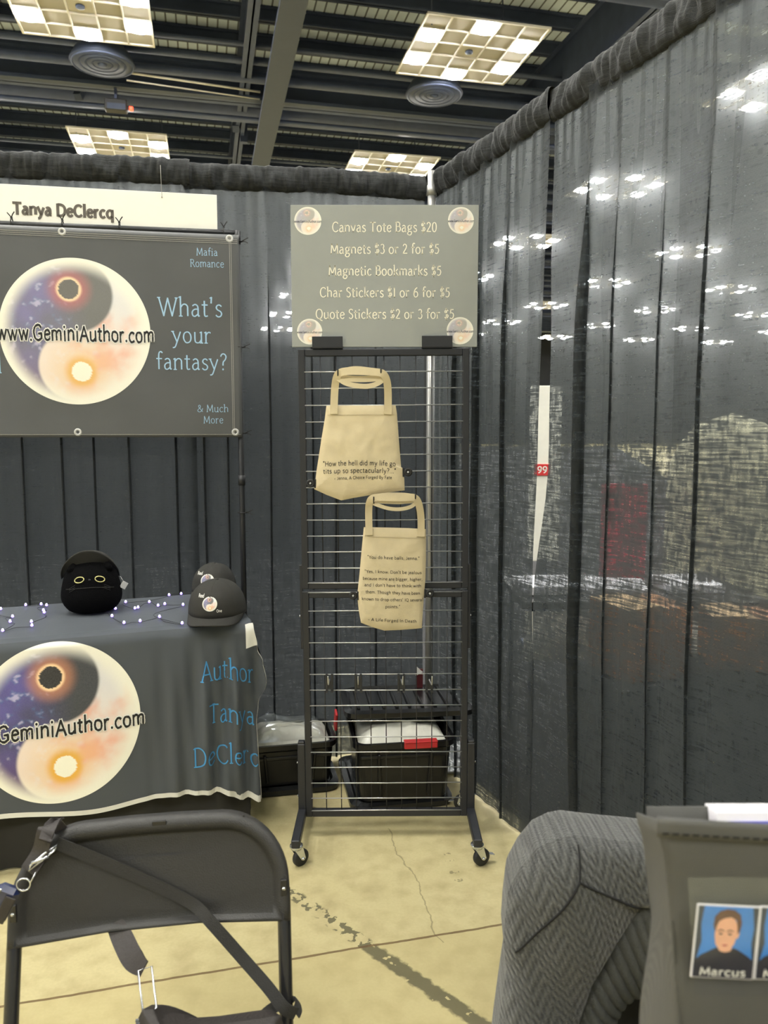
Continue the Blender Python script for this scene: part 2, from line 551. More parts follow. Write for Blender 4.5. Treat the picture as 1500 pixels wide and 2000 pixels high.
def obj(name, mb, m, parent=None, loc=None, rz=0.0, bevel=0, subsurf=0, solid=0):
    me = bpy.data.meshes.new(name)
    me.from_pydata(mb.v, [], mb.f)
    me.polygons.foreach_set('use_smooth', mb.sm)
    if mb.col:
        ca = me.color_attributes.new('Col', 'FLOAT_COLOR', 'POINT')
        ca.data.foreach_set('color', [x for c in mb.col for x in (*c, 1.0)])
    me.materials.append(M[m] if isinstance(m, str) else m)
    me.update()
    o = bpy.data.objects.new(name, me)
    C.objects.link(o)
    if parent is not None:
        o.parent = parent
    if loc is not None:
        o.location = loc
    o.rotation_euler[2] = rz
    if solid:
        md = o.modifiers.new('thickness', 'SOLIDIFY')
        md.thickness = solid
        md.offset = 0
    if bevel:
        md = o.modifiers.new('bevel', 'BEVEL')
        md.width = bevel
        md.segments = 2
        md.limit_method = 'ANGLE'
    if subsurf:
        md = o.modifiers.new('smooth', 'SUBSURF')
        md.levels = md.render_levels = subsurf
    return o

def tag(o, label, cat, group=None, kind=None):
    o['label'] = label
    o['category'] = cat
    if group:
        o['group'] = group
    if kind:
        o['kind'] = kind
    return o

def thing(name, label, cat, loc=(0, 0, 0), rz=0.0, group=None):
    o = bpy.data.objects.new(name, None)
    o.empty_display_size = .05
    C.objects.link(o)
    o.location = loc
    o.rotation_euler[2] = rz
    return tag(o, label, cat, group)

def structure(o, label=None, cat='structure'):
    o['kind'] = 'structure'
    o['label'] = label
    o['category'] = cat
    return o

def dup(root, loc=None, rz=None, label=None):
    r = root.copy()
    C.objects.link(r)
    if loc is not None:
        r.location = loc
    if rz is not None:
        r.rotation_euler[2] = rz
    if label:
        r['label'] = label
    for ch in list(root.children):
        c = ch.copy()
        C.objects.link(c)
        c.parent = r
        for g in list(ch.children):
            d = g.copy()
            C.objects.link(d)
            d.parent = c
    return r

# ---------------------------------------------------------------- lettering: skeleton glyphs drawn with a pen
GL = {
 'A': (64, 'L 4,0 32,72 60,0|L 15,25 49,25'), 'B': (52, 'L 9,0 9,72|S 9,72 28,72 40,64 40,48 28,40 9,39|S 28,40 44,34 47,18 36,3 9,0'),
 'C': (60, 'S 56,60 46,70 32,72 16,64 7,44 7,28 14,10 30,0 46,3 57,13'), 'D': (66, 'L 9,0 9,72|S 9,72 34,71 52,60 59,38 53,13 35,1 9,0'),
 'F': (46, 'L 9,0 9,72|L 9,71 43,71|L 9,38 36,38'), 'G': (66, 'S 56,60 46,70 32,72 16,64 7,44 7,28 14,10 32,0 46,3 57,10|L 57,8 57,32 38,32'),
 'H': (62, 'L 9,0 9,72|L 53,0 53,72|L 9,37 53,37'), 'I': (24, 'L 12,0 12,72'), 'J': (36, 'S 26,72 26,20 22,4 12,-2 3,4'),
 'L': (46, 'L 9,72 9,1 42,1'), 'M': (76, 'L 8,0 12,72 38,10 64,72 68,0'), 'O': (68, 'S 34,72 16,65 7,46 7,26 16,7 34,0 52,7 61,26 61,46 52,65 34,72'),
 'Q': (68, 'S 34,72 16,65 7,46 7,26 16,7 34,0 52,7 61,26 61,46 52,65 34,72|S 34,2 46,-10 64,-16'), 'R': (56, 'L 9,0 9,72|S 9,72 30,71 41,62 41,46 30,38 9,37|L 26,37 53,0'),
 'S': (46, 'S 40,62 32,70 20,71 9,63 9,49 20,40 32,33 40,20 34,5 20,0 6,8'), 'T': (58, 'L 29,0 29,72|L 4,70 54,70'), 'W': (92, 'L 4,72 26,0 46,70 66,0 88,72'),
 'Y': (56, 'L 4,72 28,34 52,72|L 28,34 28,0'), 'W2': (92, ''),
 'a': (46, 'S 8,42 20,48 31,44 35,32 35,8 37,1 43,3|S 35,29 18,28 7,18 9,4 20,0 35,10'), 'b': (52, 'L 9,0 9,78|S 9,36 18,46 31,48 43,38 45,22 38,5 24,0 9,8'),
 'c': (44, 'S 39,40 30,48 18,46 8,34 7,18 15,3 27,0 40,8'), 'd': (52, 'L 43,0 43,78|S 43,38 32,48 18,46 8,34 7,18 15,3 26,0 43,12'),
 'e': (46, 'S 8,25 40,29 36,44 24,48 12,42 7,26 10,9 22,0 33,2 41,10'), 'f': (32, 'S 34,72 26,78 17,73 14,58 14,30 14,0|L 3,47 29,47'),
 'g': (50, 'S 24,48 12,43 9,32 14,21 24,18 35,22 38,32 34,44 24,48|L 34,45 46,47|S 15,20 10,10 20,4 38,1 42,-10 34,-22 18,-24 6,-16 9,-5 18,3'),
 'h': (52, 'L 9,0 9,78|S 9,34 20,46 32,48 42,40 43,26 43,0'), 'i': (22, 'L 11,0 11,47|D 11,66'), 'j': (24, 'S 14,47 14,-6 10,-20 0,-23|D 14,66'),
 'k': (48, 'L 9,0 9,78|L 40,47 10,20|L 20,28 44,0'), 'l': (22, 'L 11,0 11,78'), 'm': (78, 'L 9,0 9,48|S 9,34 18,46 28,48 37,42 38,28 38,0|S 38,34 48,46 58,48 67,42 68,28 68,0'),
 'n': (52, 'L 9,0 9,48|S 9,34 20,46 32,48 42,40 43,26 43,0'), 'o': (50, 'S 25,48 12,43 6,30 7,15 16,2 27,0 39,6 44,20 42,35 34,45 25,48'),
 'p': (52, 'L 9,-24 9,48|S 9,36 18,46 31,48 43,38 45,22 38,5 24,0 9,8'), 'q': (52, 'L 43,-24 43,48|S 43,38 32,48 18,46 8,34 7,18 15,3 26,0 43,12'),
 'r': (36, 'L 9,0 9,48|S 9,32 16,43 26,48 34,44'), 's': (38, 'S 33,42 24,48 13,46 8,37 14,28 27,22 33,12 27,2 15,0 5,7'),
 't': (32, 'S 14,64 14,30 14,10 18,1 30,3|L 3,47 28,47'), 'u': (52, 'L 43,0 43,48|S 9,48 9,18 12,4 24,0 34,4 43,16'), 'v': (46, 'L 4,48 23,0 42,48'),
 'w': (68, 'L 4,48 20,0 34,46 48,0 64,48'), 'y': (48, 'L 4,48 25,2|S 44,48 24,0 14,-20 2,-23'),
 '0': (48, 'S 24,70 11,62 6,36 11,9 24,0 37,9 42,36 37,62 24,70'), '1': (28, 'L 15,0 15,70'), '2': (46, 'S 7,56 14,68 26,70 37,60 36,46 24,26 6,2|L 6,2 42,2'),
 '3': (44, 'S 7,62 18,70 31,66 35,54 29,42 16,38|S 16,38 33,34 39,20 32,4 18,0 5,7'), '5': (44, 'L 37,69 13,69 11,40|S 11,40 22,44 34,39 39,24 32,6 18,0 5,6'),
 '6': (48, 'S 38,72 22,62 10,42 7,20 14,3 26,0 39,8 41,26 32,40 20,40 9,28'), '9': (48, 'S 40,44 30,32 16,32 7,44 10,62 22,70 36,66 41,50 38,26 26,8 12,0'),
 '$': (44, 'S 38,58 30,66 18,66 9,58 10,46 22,38 34,30 38,18 30,6 18,3 6,11|L 22,-8 22,78'), '?': (40, 'S 6,60 14,71 27,71 35,60 30,46 20,36 18,20|D 18,3'),
 '&': (66, 'S 60,38 50,14 32,0 14,1 6,14 14,28 32,42 36,58 28,70 17,64 17,52 30,34 60,0'), '.': (20, 'D 10,3'), ',': (20, 'S 11,5 11,-4 5,-13'),
 "'": (20, 'L 11,78 9,56'), '"': (32, 'L 11,78 9,60|L 23,78 21,60'), '-': (36, 'L 6,26 30,26'), '~': (40, 'S 4,24 14,30 24,24 36,30'),
}

def text(mb, s, x0, x1, y0, cap, fn, wt=9.0, serif=False, contrast=.0, rough=0.0, align=None, track=6.0, seg=5):
    """draw the string between x0 and x1 (or centred on align at natural width), baseline y0, capital height cap"""
    adv, items = 0.0, []
    for ch in s:
        if ch == ' ':
            adv += 30
            continue
        g = GL[ch]
        items.append((ch, adv))
        adv += g[0] + track
    adv -= track
    sy = cap / 72.0
    if align is not None:
        sx = sy * .94
        x0 = align - adv * sx / 2
    else:
        sx = (x1 - x0) / adv
    rnd = random.Random(len(s) * 31 + ord(s[0]))
    def ribbon(pts, ws):
        n = len(pts)
        vs, fs = [], []
        for i in range(n):
            t = pts[min(i + 1, n - 1)] - pts[max(i - 1, 0)]
            if t.length < 1e-9:
                t = Vector((1, 0))
            t.normalize()
            nn = Vector((-t.y, t.x)) * ws[i] * .5
            for q in (pts[i] + nn, pts[i] - nn):
                vs.append(fn(x0 + q.x * sx, y0 + q.y * sy))
        for i in range(n - 1):
            fs.append((2 * i, 2 * i + 1, 2 * i + 3, 2 * i + 2))
        mb.add(vs, fs, False)
    for ch, a in items:
        jx = rnd.uniform(-1, 1) * rough * 3
        jy = rnd.uniform(-1, 1) * rough * 5
        off = Vector((a + jx, jy))
        for st in GL[ch][1].split('|'):
            kind, *pp = st.split()
            P = [Vector(tuple(map(float, p.split(',')))) for p in pp]
            P = [p + Vector((rnd.uniform(-1, 1), rnd.uniform(-1, 1))) * rough * 2.2 for p in P]
            if kind == 'D':
                c = P[0] + off
                r = wt * .62
                vs = [fn(x0 + (c.x + r * math.cos(t * PI / 4)) * sx, y0 + (c.y + r * math.sin(t * PI / 4)) * sy) for t in range(8)]
                mb.add(vs, [tuple(range(8))], False)
                continue
            paths = [spline([(p.x, p.y, 0) for p in P], seg)] if kind == 'S' else [[P[i].lerp(P[i + 1], k / 2) for k in range(3)] for i in range(len(P) - 1)]
            for path in paths:
                path = [Vector((p[0], p[1])) + off for p in path]
                if kind == 'L':
                    d = (path[-1] - path[0]).normalized() * wt * .3
                    path[0] = path[0] - d
                    path[-1] = path[-1] + d
                ws = []
                for i in range(len(path)):
                    t = path[min(i + 1, len(path) - 1)] - path[max(i - 1, 0)]
                    k = 1 - contrast * abs(t.normalized().x) if t.length > 0 else 1
                    if rough:
                        k *= 1 + rough * rnd.uniform(-.35, .45)
                    ws.append(wt * k)
                ribbon(path, ws)
            if serif and kind == 'L':
                for e, o_ in ((P[0], P[1]), (P[-1], P[-2])):
                    dv = (e - o_).normalized()
                    if abs(dv.y) < .75:
                        continue
                    if dv.y < 0 and e.y <= 1:
                        ribbon([e + off + Vector((-9, -.5)), e + off + Vector((9, -.5))], [wt * .55] * 2)
                    elif dv.y > 0 and e.y > 44:
                        if ch in 'AMWvwyY' or ch in 'HITJ':
                            ribbon([e + off + Vector((-8, .5)), e + off + Vector((7, .5))], [wt * .55] * 2)
                        else:
                            ribbon([e + off + Vector((-9, -3.5)), e + off + Vector((1, 1))], [wt * .6] * 2)
    return mb

def sstep(a, b, x):
    t = max(0.0, min(1.0, (x - a) / (b - a)))
    return t * t * (3 - 2 * t)
def cmix(a, b, f):
    return tuple(x + (y - x) * f for x, y in zip(a, b))

def art_colour(x, y, pale):
    """printed emblem: a yin-yang of night sky with an eclipse above a bright sun"""
    r = math.hypot(x, y)
    n1 = mnoise.fractal(Vector((x * 3, y * 3, 1.7)), 1, 2, 4) * .5 + .5
    n2 = mnoise.fractal(Vector((x * 9, y * 9, 5.1)), 1, 2, 3) * .5 + .5
    up = math.hypot(x, y - .5)
    dn = math.hypot(x + .02, y + .47)
    dark = 1.0 if x < .0 else 0.0
    dark = sstep(.03, -.03, x)
    dark = max(dark, sstep(.53, .48, up))
    dark *= sstep(.46, .51, dn)
    dark *= sstep(.99, .76, r)
    cream = lin((250, 247, 232))
    light = cmix(lin((226, 224, 226)), lin((244, 226, 214)), sstep(.5, -.3, y))
    light = cmix(light, lin((190, 205, 214)), sstep(.45, .75, n1) * sstep(-.1, .4, y) * .6)
    sd = math.hypot(x - .06, y + .545)
    light = cmix(light, lin((243, 158, 120)), sstep(.35, .95, n1 + .25 - abs(x - y - .75) * .6) * .72 * sstep(-.35, .05, x))
    light = cmix(light, lin((246, 198, 120)), sstep(.62, .15, sd) * .45 * sstep(.3, .7, n2 + .2))
    light = cmix(light, lin((240, 178, 40)), sstep(.27, .15, sd) * .9)
    light = cmix(light, cream, sstep(.70, .97, r))
    night = cmix(lin((62, 65, 70)), lin((90, 84, 146)), sstep(.25, -.5, x) * (.5 + n1 * .8))
    night = cmix(night, lin((70, 110, 160)), sstep(.55, .8, n2) * sstep(.1, -.3, x) * sstep(-.6, .1, y) * .8)
    night = cmix(night, lin((190, 180, 215)), sstep(.66, .82, n2) * sstep(.1, -.3, x) * .8)
    night = cmix(night, lin((88, 60, 100)), sstep(-.1, -.7, y) * .7)
    ed = math.hypot(x + .07, y - .575)
    glow = lin((196, 132, 96)) if pale < .5 else lin((176, 66, 70))
    night = cmix(night, glow, sstep(.36, .15, ed) * .8)
    night = cmix(night, lin((255, 216, 170)), sstep(.185, .145, ed))
    c = cmix(light, night, dark)
    if ed < .135:
        c = lin((44, 42, 42))
    if sd < .135:
        c = lin((255, 252, 232))
    return cmix(c, lin((232, 229, 220)), min(.62, pale * .28))

def art_disc(fn, nr, na, pale=0.0, hole=None):
    mb = MB()
    mb.col = []
    vs, fs = [], []
    for i in range(nr + 1):
        r = (i / nr)
        for k in range(na):
            a = 2 * PI * k / na
            x, y = max(r, .001) * math.cos(a), max(r, .001) * math.sin(a)
            vs.append(fn(x, y))
            mb.col.append(art_colour(x, y, pale))
    for i in range(nr):
        for k in range(na):
            l = (k + 1) % na
            fs.append((i * na + k, i * na + l, (i + 1) * na + l, (i + 1) * na + k))
    mb.add(vs, fs, True)
    return mb

# ---------------------------------------------------------------- hall: floor, roof, steel
BA = math.atan(346 / 1500.0)            # the hall's own axis, turned 13 degrees from the view
cb, sb = math.cos(BA), math.sin(BA)
def hall(u, v, z=0.0):
    return Vector((u * cb - v * sb, u * sb + v * cb, z))
ZP = 11.11                               # underside of the light panels
mb = MB().add([(-90, -40, 0), (90, -40, 0), (90, 110, 0), (-90, 110, 0)], [(0, 1, 2, 3)], False)
structure(obj('floor', mb, 'floor'), 'worn beige concrete floor with a joint and a strip of old tape', 'floor')
mb = MB().add([(.42, 3.6, .004), (7.5, 3.6, .004), (7.5, 10, .004), (.42, 10, .004)], [(0, 1, 2, 3)], False)
mb.add([(.24, 3.36, .004), (.26, 3.30, .004), (1.80, -.7, .004), (7.5, -.7, .004), (7.5, 3.6, .004), (.24, 3.6, .004)], [(0, 1, 2, 3, 4, 5)], False)
mb.add([(.42, 10, .004), (5, 10, .004), (24, 80, .004), (4, 80, .004)], [(0, 1, 2, 3)], False)
mb.add([(-9, 3.6, .004), (.42, 3.6, .004), (.42, 10, .004), (-9, 10, .004)], [(0, 1, 2, 3)], False)  # added so the bright concrete does not show through the drapes
structure(obj('floor_dark_cover', mb, 'dark_cover'), 'added charcoal covering that hides the lit hall floor beyond the drapes', 'floor')
mb = MB().box((10, 35, 14.1), (150, 150, .12))
structure(obj('ceiling', mb, 'deck', rz=BA), 'corrugated grey roof deck above the dark steelwork', 'ceiling')
mb = MB().box((10, 92, 7), (150, .3, 14))
structure(obj('wall_far', mb, 'wall', rz=BA), 'dark far wall of the convention hall', 'wall')
mb = MB().box((78, 35, 7), (.3, 120, 14))
structure(obj('wall_east', mb, 'wall', rz=BA), 'dark side wall of the convention hall', 'wall')
tn = [0]
def steel(mb, m, label, cat='roof beam'):
    tn[0] += 1
    return structure(obj('trim_%d' % tn[0], mb, m, rz=BA), label, cat)
def ibeam(mb, a, b, h, fw, tw=.05, ft=.06):
    a, b = Vector(a), Vector(b)
    up = Vector((0, 0, 1))
    mb.bar(a, b, tw, h, up) if False else None
    d = (b - a).normalized()
    s_ = d.cross(up)
    L = (b - a).length
    R = Matrix((d, s_, up)).transposed()
    c = (a + b) / 2
    mb.box(c + up * (h / 2), (L, tw, h), R)
    mb.box(c + up * (ft / 2), (L, fw, ft), R)
    mb.box(c + up * (h - ft / 2), (L, fw, ft), R)
    return mb
for i in range(50):                      # purlins under the deck
    v = 8.3 + 1.62 * i
    steel(ibeam(MB(), (-40, v, 13.60), (76, v, 13.60), .42, .24), 'steel_dark', 'dark purlin under the roof deck, one of a regular row', 'purlin')
for u in (-7.4, 2.1, 11.5, 21.0):        # girders running away from the booth
    steel(ibeam(MB(), (u - .75, 4, 11.5), (u - .75, 80, 11.5), 1.5, .3), 'steel_dark', 'dark roof girder running along the hall', 'girder')
    if u == 2.1:
        steel(MB().box((u, 42, 10.85), (.60, 76, .14)).box((u, 42, 11.35), (.08, 76, .9)), 'steel_grey', 'broad grey steel beam crossing the ceiling above the price sign', 'beam')
for v0 in (6.8, 15.8, 24.8, 33.8, 42.8, 51.8, 60.8):       # cross girders and services between the rows of lights
    steel(ibeam(MB(), (-26, v0, 11.35), (76, v0, 11.35), 1.0, .42), 'steel_dark', 'dark cross girder between two rows of light panels', 'girder')
    steel(MB().box((8, v0 - .55, 11.28), (130, .22, .10)), 'steel_grey', 'pale flange strip under a cross girder', 'flange')
    steel(MB().tube([(-26, v0 + 1.35, 11.75), (76, v0 + 1.35, 11.75)], .42, 16), 'duct', 'round dark air duct beside a cross girder', 'duct')
    for k, (dv, z, r) in enumerate(((-1.25, 11.55, .13), (-1.75, 11.8, .10), (-2.15, 12.05, .07), (.75, 11.2, .07))):
        steel(MB().tube([(-26, v0 + dv, z), (76, v0 + dv, z)], r, 8), 'duct', 'dark service pipe running beside a cross girder', 'pipe')
for u, a, b in ((11.3, 14.5, 17.2), (11.3, 17.2, 20.2), (12.3, 20.2, 22.6), (12.3, 26.5, 29.0), (1.2, 27.0, 29.5), (-3.5, 25.6, 27.2), (-6.5, 24.0, 27.0), (-6.8, 27.0, 29.6)):
    steel(MB().bar((u, a, 11.4), (u + .5, b, 14.0), .22, .22), 'steel_dark', 'diagonal roof brace', 'brace')
for u, v in ((11.9, 17.2), (13.0, 20.2), (-6.1, 26.0), (-7.0, 24.2), (1.5, 27.9)):
    steel(MB().box((u, v, 12.7), (.24, .24, 2.8)), 'steel_dark', 'short upright post of a roof truss', 'post')
steel(MB().tube([(-1.9, 23.0, 11.15), (1.75, 23.4, 11.15)], .03, 6).tube([(-1.9, 23.25, 11.05), (1.75, 23.65, 11.05)], .02, 6), 'tbar', 'pair of pale conduits hung beside the grey beam', 'conduit')
for k in range(6):
    u = 3.2 + k * .75
    steel(MB().tube([(u, 17.2 + .3 * (k % 3), 14), (u - .2, 17.0 + .3 * (k % 3), 12.0)], .018, 5), 'steel_dark', 'thin hanger rod below the roof deck', 'rod')

# ---------------------------------------------------------------- ceiling light panels: 25 tiles, six round lamps each
def light_panel():
    t = thing('light_panel', 'square tiled ceiling panel with six round lamps', 'ceiling light', (0, 0, 0), BA, 'ceiling light panels')
    T = 3.06 / 5
    f = MB()
    for i in range(6):
        p = -1.53 + i * T
        f.box((p, 0, 0), (.035 if 0 < i < 5 else .05, 3.11, .05))
        f.box((0, p, 0), (3.11, .035 if 0 < i < 5 else .05, .048))
    obj('grid_frame', f, 'tbar', t)
    tl = MB()
    for i in range(5):
        for j in range(5):
            if (i, j) != (2, 2):
                tl.box((-1.53 + (i + .5) * T, -1.53 + (j + .5) * T, .03), (T - .03, T - .03, .03))
    obj('tile_field', tl, 'tile', t)
    obj('sensor_tile', MB().box((0, 0, .028), (T - .03, T - .03, .03)), 'tile_white', t)
    obj('sensor', MB().lathe([(.10, .012), (.10, -.03), (.05, -.05), (.001, -.05)], 16), 'steel_grey', t)
    for (i, j) in ((0, 1), (0, 3), (4, 1), (4, 3), (2, 0), (2, 4)):
        c = (-1.53 + (i + .5) * T, -1.53 + (j + .5) * T, 0)
        obj('lamp', MB().lathe([(.24, .02), (.262, -.01), (.25, -.06), (.15, -.10), (.001, -.11)], 20, c), 'lamp', t)
    for x in (-1.3, 1.3):
        obj('hanger_rod', MB().tube([(x, x * .8, 0), (x, x * .8, 2.95)], .02, 6), 'steel_dark', t)
    return t
LP0 = light_panel()
LABELS = {(0, 2): 'big six-lamp light panel hanging above the white name board, nearest row', (1, 2): 'six-lamp light panel hanging over the top of the side drape',
          (0, 3): 'small-looking six-lamp light panel just above the back drape and name board', (1, 3): 'small-looking six-lamp light panel just above the corner upright'}
first = True
for i in range(-2, 8):
    for j in range(-1, 9):
        if (i < 0 and j > 5) or (i > 3 and j < 2):
            continue
        p = hall(-2.58 + 9.37 * i, 1.75 + 9.0 * j, ZP)
        if (i, j) in LABELS:
            o = LP0 if first else dup(LP0, label=LABELS[i, j])
            if first:
                o['label'] = LABELS[i, j]
                first = False
            o.location = p
            o['group'] = 'tiled light panels above the booth'
            continue
        if first:
            pend = p
            o = dup(LP0)
        else:
            o = dup(LP0)
        o.location = p
        o['label'] = 'distant six-lamp light panel showing through the drape' if j >= 2 else 'six-lamp light panel overhead in front of the booth'
        o['group'] = 'distant light panels seen through the drape' if j >= 2 else 'overhead light panels'

def diffuser(u, v, label):
    t = thing('round_air_diffuser', label, 'air vent', hall(u, v, ZP - .02), BA, 'round ceiling air diffusers')
    obj('collar', MB().lathe([(.80, 0), (.83, .05), (.70, .30), (.45, .6), (.45, .9)], 36), 'steel_grey', t)
    for k, r in enumerate((.76, .58, .41, .25)):
        obj('ring', MB().lathe([(r, -.02), (r + .03, 0), (r - .09, .10), (r - .12, .09), (r - .01, -.02)], 36, capped=False), 'duct', t)
    obj('hub', MB().lathe([(.10, .10), (.13, 0), (.10, -.04), (.001, -.05)], 20), 'steel_grey', t)
diffuser(-2.44, 22.55, 'round ringed air diffuser just below the big light panel over the name board')
diffuser(6.65, 22.39, 'round ringed air diffuser beside the top of the side drape')
diffuser(-2.44, 31.9, 'round air diffuser half hidden by the top of the back drape')
diffuser(6.65, 31.7, 'round air diffuser low behind the corner upright')
t = thing('ceiling_device', 'small black box with red indicator under the roof girder', 'device', hall(-2.3, 24.3, 10.55), BA)
obj('housing', MB().box((0, 0, .2), (.62, .3, .32), bev=.03), 'rubber', t)
obj('screen', MB().box((.02, -.16, .14), (.5, .02, .16)), 'steel_grey', t)
obj('indicator', MB().box((.42, -.1, .12), (.12, .1, .12), bev=.02), 'red_led', t)
obj('bracket', MB().box((0, 0, .58), (.08, .08, .5)), 'steel_dark', t)

# ---------------------------------------------------------------- the booth's drapes
CR = Vector((.197, 3.29, 0))
RZ_R = math.atan2(-.933, .36)           # side drape: local x runs from the corner towards the viewer, local -y is the booth side
RZ_B = math.atan2(-.172, -.985)         # back drape: local x runs from the corner, local +y is the booth side

def fold_curve(s0, s1, folds, side, soft, n):
    """plan of a hanging drape: points (x, y) from s0 to s1 with soft waves and lapped pleats"""
    pts = []
    for i in range(n + 1):
        s = s0 + (s1 - s0) * i / n
        x, y = s, 0.0
        for (a, wl, ph) in soft:
            y += a * math.sin(2 * PI * s / wl + ph)
        for (c, hw, amp, k) in folds:
            t = (s - c) / hw
            if -1 < t < 1:
                x += -hw * k * math.sin(PI * t)
                y += side * amp * math.cos(PI * t / 2) ** 2
        pts.append((x, y))
    return pts

def drape(name, label, s0f, s1f, folds, soft, side, loc, rz, m_='drape', zt=2.385, zb=.012, n=150, nz=26, seed=1):
    t = thing(name, label, 'curtain', loc, rz, 'black booth drapes')
    mb = MB()
    base = fold_curve(0, 1, [], side, [], 1)
    vs = []
    for j in range(nz + 1):
        f = j / nz
        z = zt + (zb - zt) * f
        a, b = s0f(z), s1f(z)
        gather = (.35 + .65 * sstep(0, .35, f)) * (1 - .55 * sstep(.55, 1, f))
        pl = fold_curve(a, b, [(c, hw, amp * gather, k * sstep(0, .25, f)) for (c, hw, amp, k) in folds], side, [(am * (.6 + .4 * f) * (1 - .5 * sstep(.6, 1, f)), wl, ph + .25 * math.sin(z * 1.3 + wl * 20)) for (am, wl, ph) in soft], n)
        for i, (x, y) in enumerate(pl):
            wr = .006 * mnoise.noise(Vector((x * 5 + seed, z * 3, seed)))
            fine = .003 * math.sin(x * 2 * PI / .045 + 4 * mnoise.noise(Vector((x * 6, seed, 0)))) * (1 - sstep(.0, .12, f))
            vs.append((x + .004 * mnoise.noise(Vector((z * 2, x * 2, seed))), y + wr + fine, z))
    fs = []
    for j in range(nz):
        for i in range(n):
            fs.append((j * (n + 1) + i, j * (n + 1) + i + 1, (j + 1) * (n + 1) + i + 1, (j + 1) * (n + 1) + i))
    mb.add(vs, fs, True)
    obj('cloth', mb, m_, t)
    a, b = s0f(zt), s1f(zt)
    nn = max(60, int((b - a) * 240))
    def pocket(u, v):
        x = a + (b - a) * v
        ang = 2 * PI * u
        front = max(0.0, side * math.cos(ang))
        wx = x + .012 * math.sin(ang) * mnoise.noise(Vector((x * 9, seed, 7)))
        g = mnoise.noise(Vector((wx * 24, math.sin(ang) * .5, seed * 3.1))) + .7 * mnoise.noise(Vector((wx * 58, math.sin(ang) * .8, seed)))
        ry, rz_ = .025 + .016 * g * (.4 + front), .050 + .004 * g
        sag = .005 * math.sin(x * 5 + seed)
        return Vector((wx, ry * math.cos(ang), zt + .028 + rz_ * math.sin(ang) + sag + (.005 * mnoise.noise(Vector((x * 40, 0, seed))) if math.sin(ang) > .5 else 0)))
    obj('rod_pocket', MB().grid(pocket, 20, nn, True, True), 'drape_solid', t)
    return t

drape('booth_drape', 'black sheer drape from the corner upright to the bright slit',
      lambda z: .02, lambda z: .810 + .072 * sstep(.75, 2.35, z) + .022 * sstep(.86, .55, z),
      [(.30, .045, .04, .45), (.46, .05, .045, .55), (.66, .04, .04, .5)], [(.010, .19, .4), (.004, .083, 1.2)], -1, CR, RZ_R, n=190, seed=2)
drape('booth_drape', 'wide black sheer drape on the viewer side of the bright slit',
      lambda z: .822 + .060 * sstep(.85, 1.35, z) - .012 * sstep(1.6, 2.3, z), lambda z: 1.86,
      [(1.09, .080, .050, .62), (1.225, .035, .030, .40), (1.395, .035, .030, .38), (1.56, .05, .035, .42)],
      [(.010, .43, .2), (.0025, .17, .5)], -1, CR + Vector((.012, .004, 0)), RZ_R, n=260, seed=5)
drape('booth_drape', 'black sheer drape at the edge of the photo nearest the viewer',
      lambda z: 1.80, lambda z: 3.0, [(2.0, .05, .045, .5), (2.3, .06, .05, .5), (2.62, .05, .05, .5)], [(.012, .3, 1.0)], -1, CR + Vector((.035, .013, 0)), RZ_R, n=140, seed=9)
BFOLD = [(.24 + .145 * i + .03 * math.sin(i * 2.1), .042, .042 + .010 * math.sin(i * 1.7), .5) for i in range(8)]
drape('booth_drape', 'black back drape behind the wire rack', lambda z: .03, lambda z: .995,
      [(c, h, a, k) for (c, h, a, k) in BFOLD if c < .94], [(.012, .21, .3), (.004, .09, 1.0)], 1, CR, RZ_B, 'drape_dimmed', n=220, seed=12)
drape('booth_drape', 'black back drape behind the banner and table', lambda z: .97, lambda z: 2.9,
      [(1.05 + .15 * i + .03 * math.sin(i * 1.3), .045, .030 + .008 * math.sin(i * 2.2), .5) for i in range(12)], [(.010, .24, .9), (.004, .1, 0)], 1, CR + Vector((.002, -.012, 0)), RZ_B, 'drape_dimmed', n=300, seed=15)
drape('booth_drape', 'added black drape blocking lit floor and low lamps behind the back drape', lambda z: 0, lambda z: 14.0,
      [(.4 + .9 * i, .15, .10, .4) for i in range(15)], [(.05, .8, 0)], 1, Vector((.9, 9.6, 0)), RZ_B, 'drape_blocker', n=260, nz=10, seed=21)  # added to screen off bright floor and low lamps
t = thing('drape_upright', 'pale metal upright in the booth corner between the two drapes', 'pole', (.1925, 3.215, 0))
obj('pole', MB().tube([(0, 0, .01), (0, 0, 2.455)], .0165, 16), 'white_pole', t)
obj('base_plate', MB().box((0, 0, .007), (.32, .32, .010), bev=.003), 'white_pole', t)
obj('cap_ring', MB().tube([(0, 0, 2.36), (0, 0, 2.40)], .020, 16), 'white_pole', t)
tt_ = thing('drape_upright', 'dark upright behind the side drape at the far edge of the photo', 'pole', CR + Vector((.36, -.933, 0)) * 1.845 + Vector((.05, .02, 0)))
obj('pole', MB().tube([(0, 0, .01), (0, 0, 2.44)], .0235, 14), 'black_metal', tt_)
obj('base_plate', MB().box((0, 0, .007), (.3, .3, .010), bev=.003), 'black_metal', tt_)

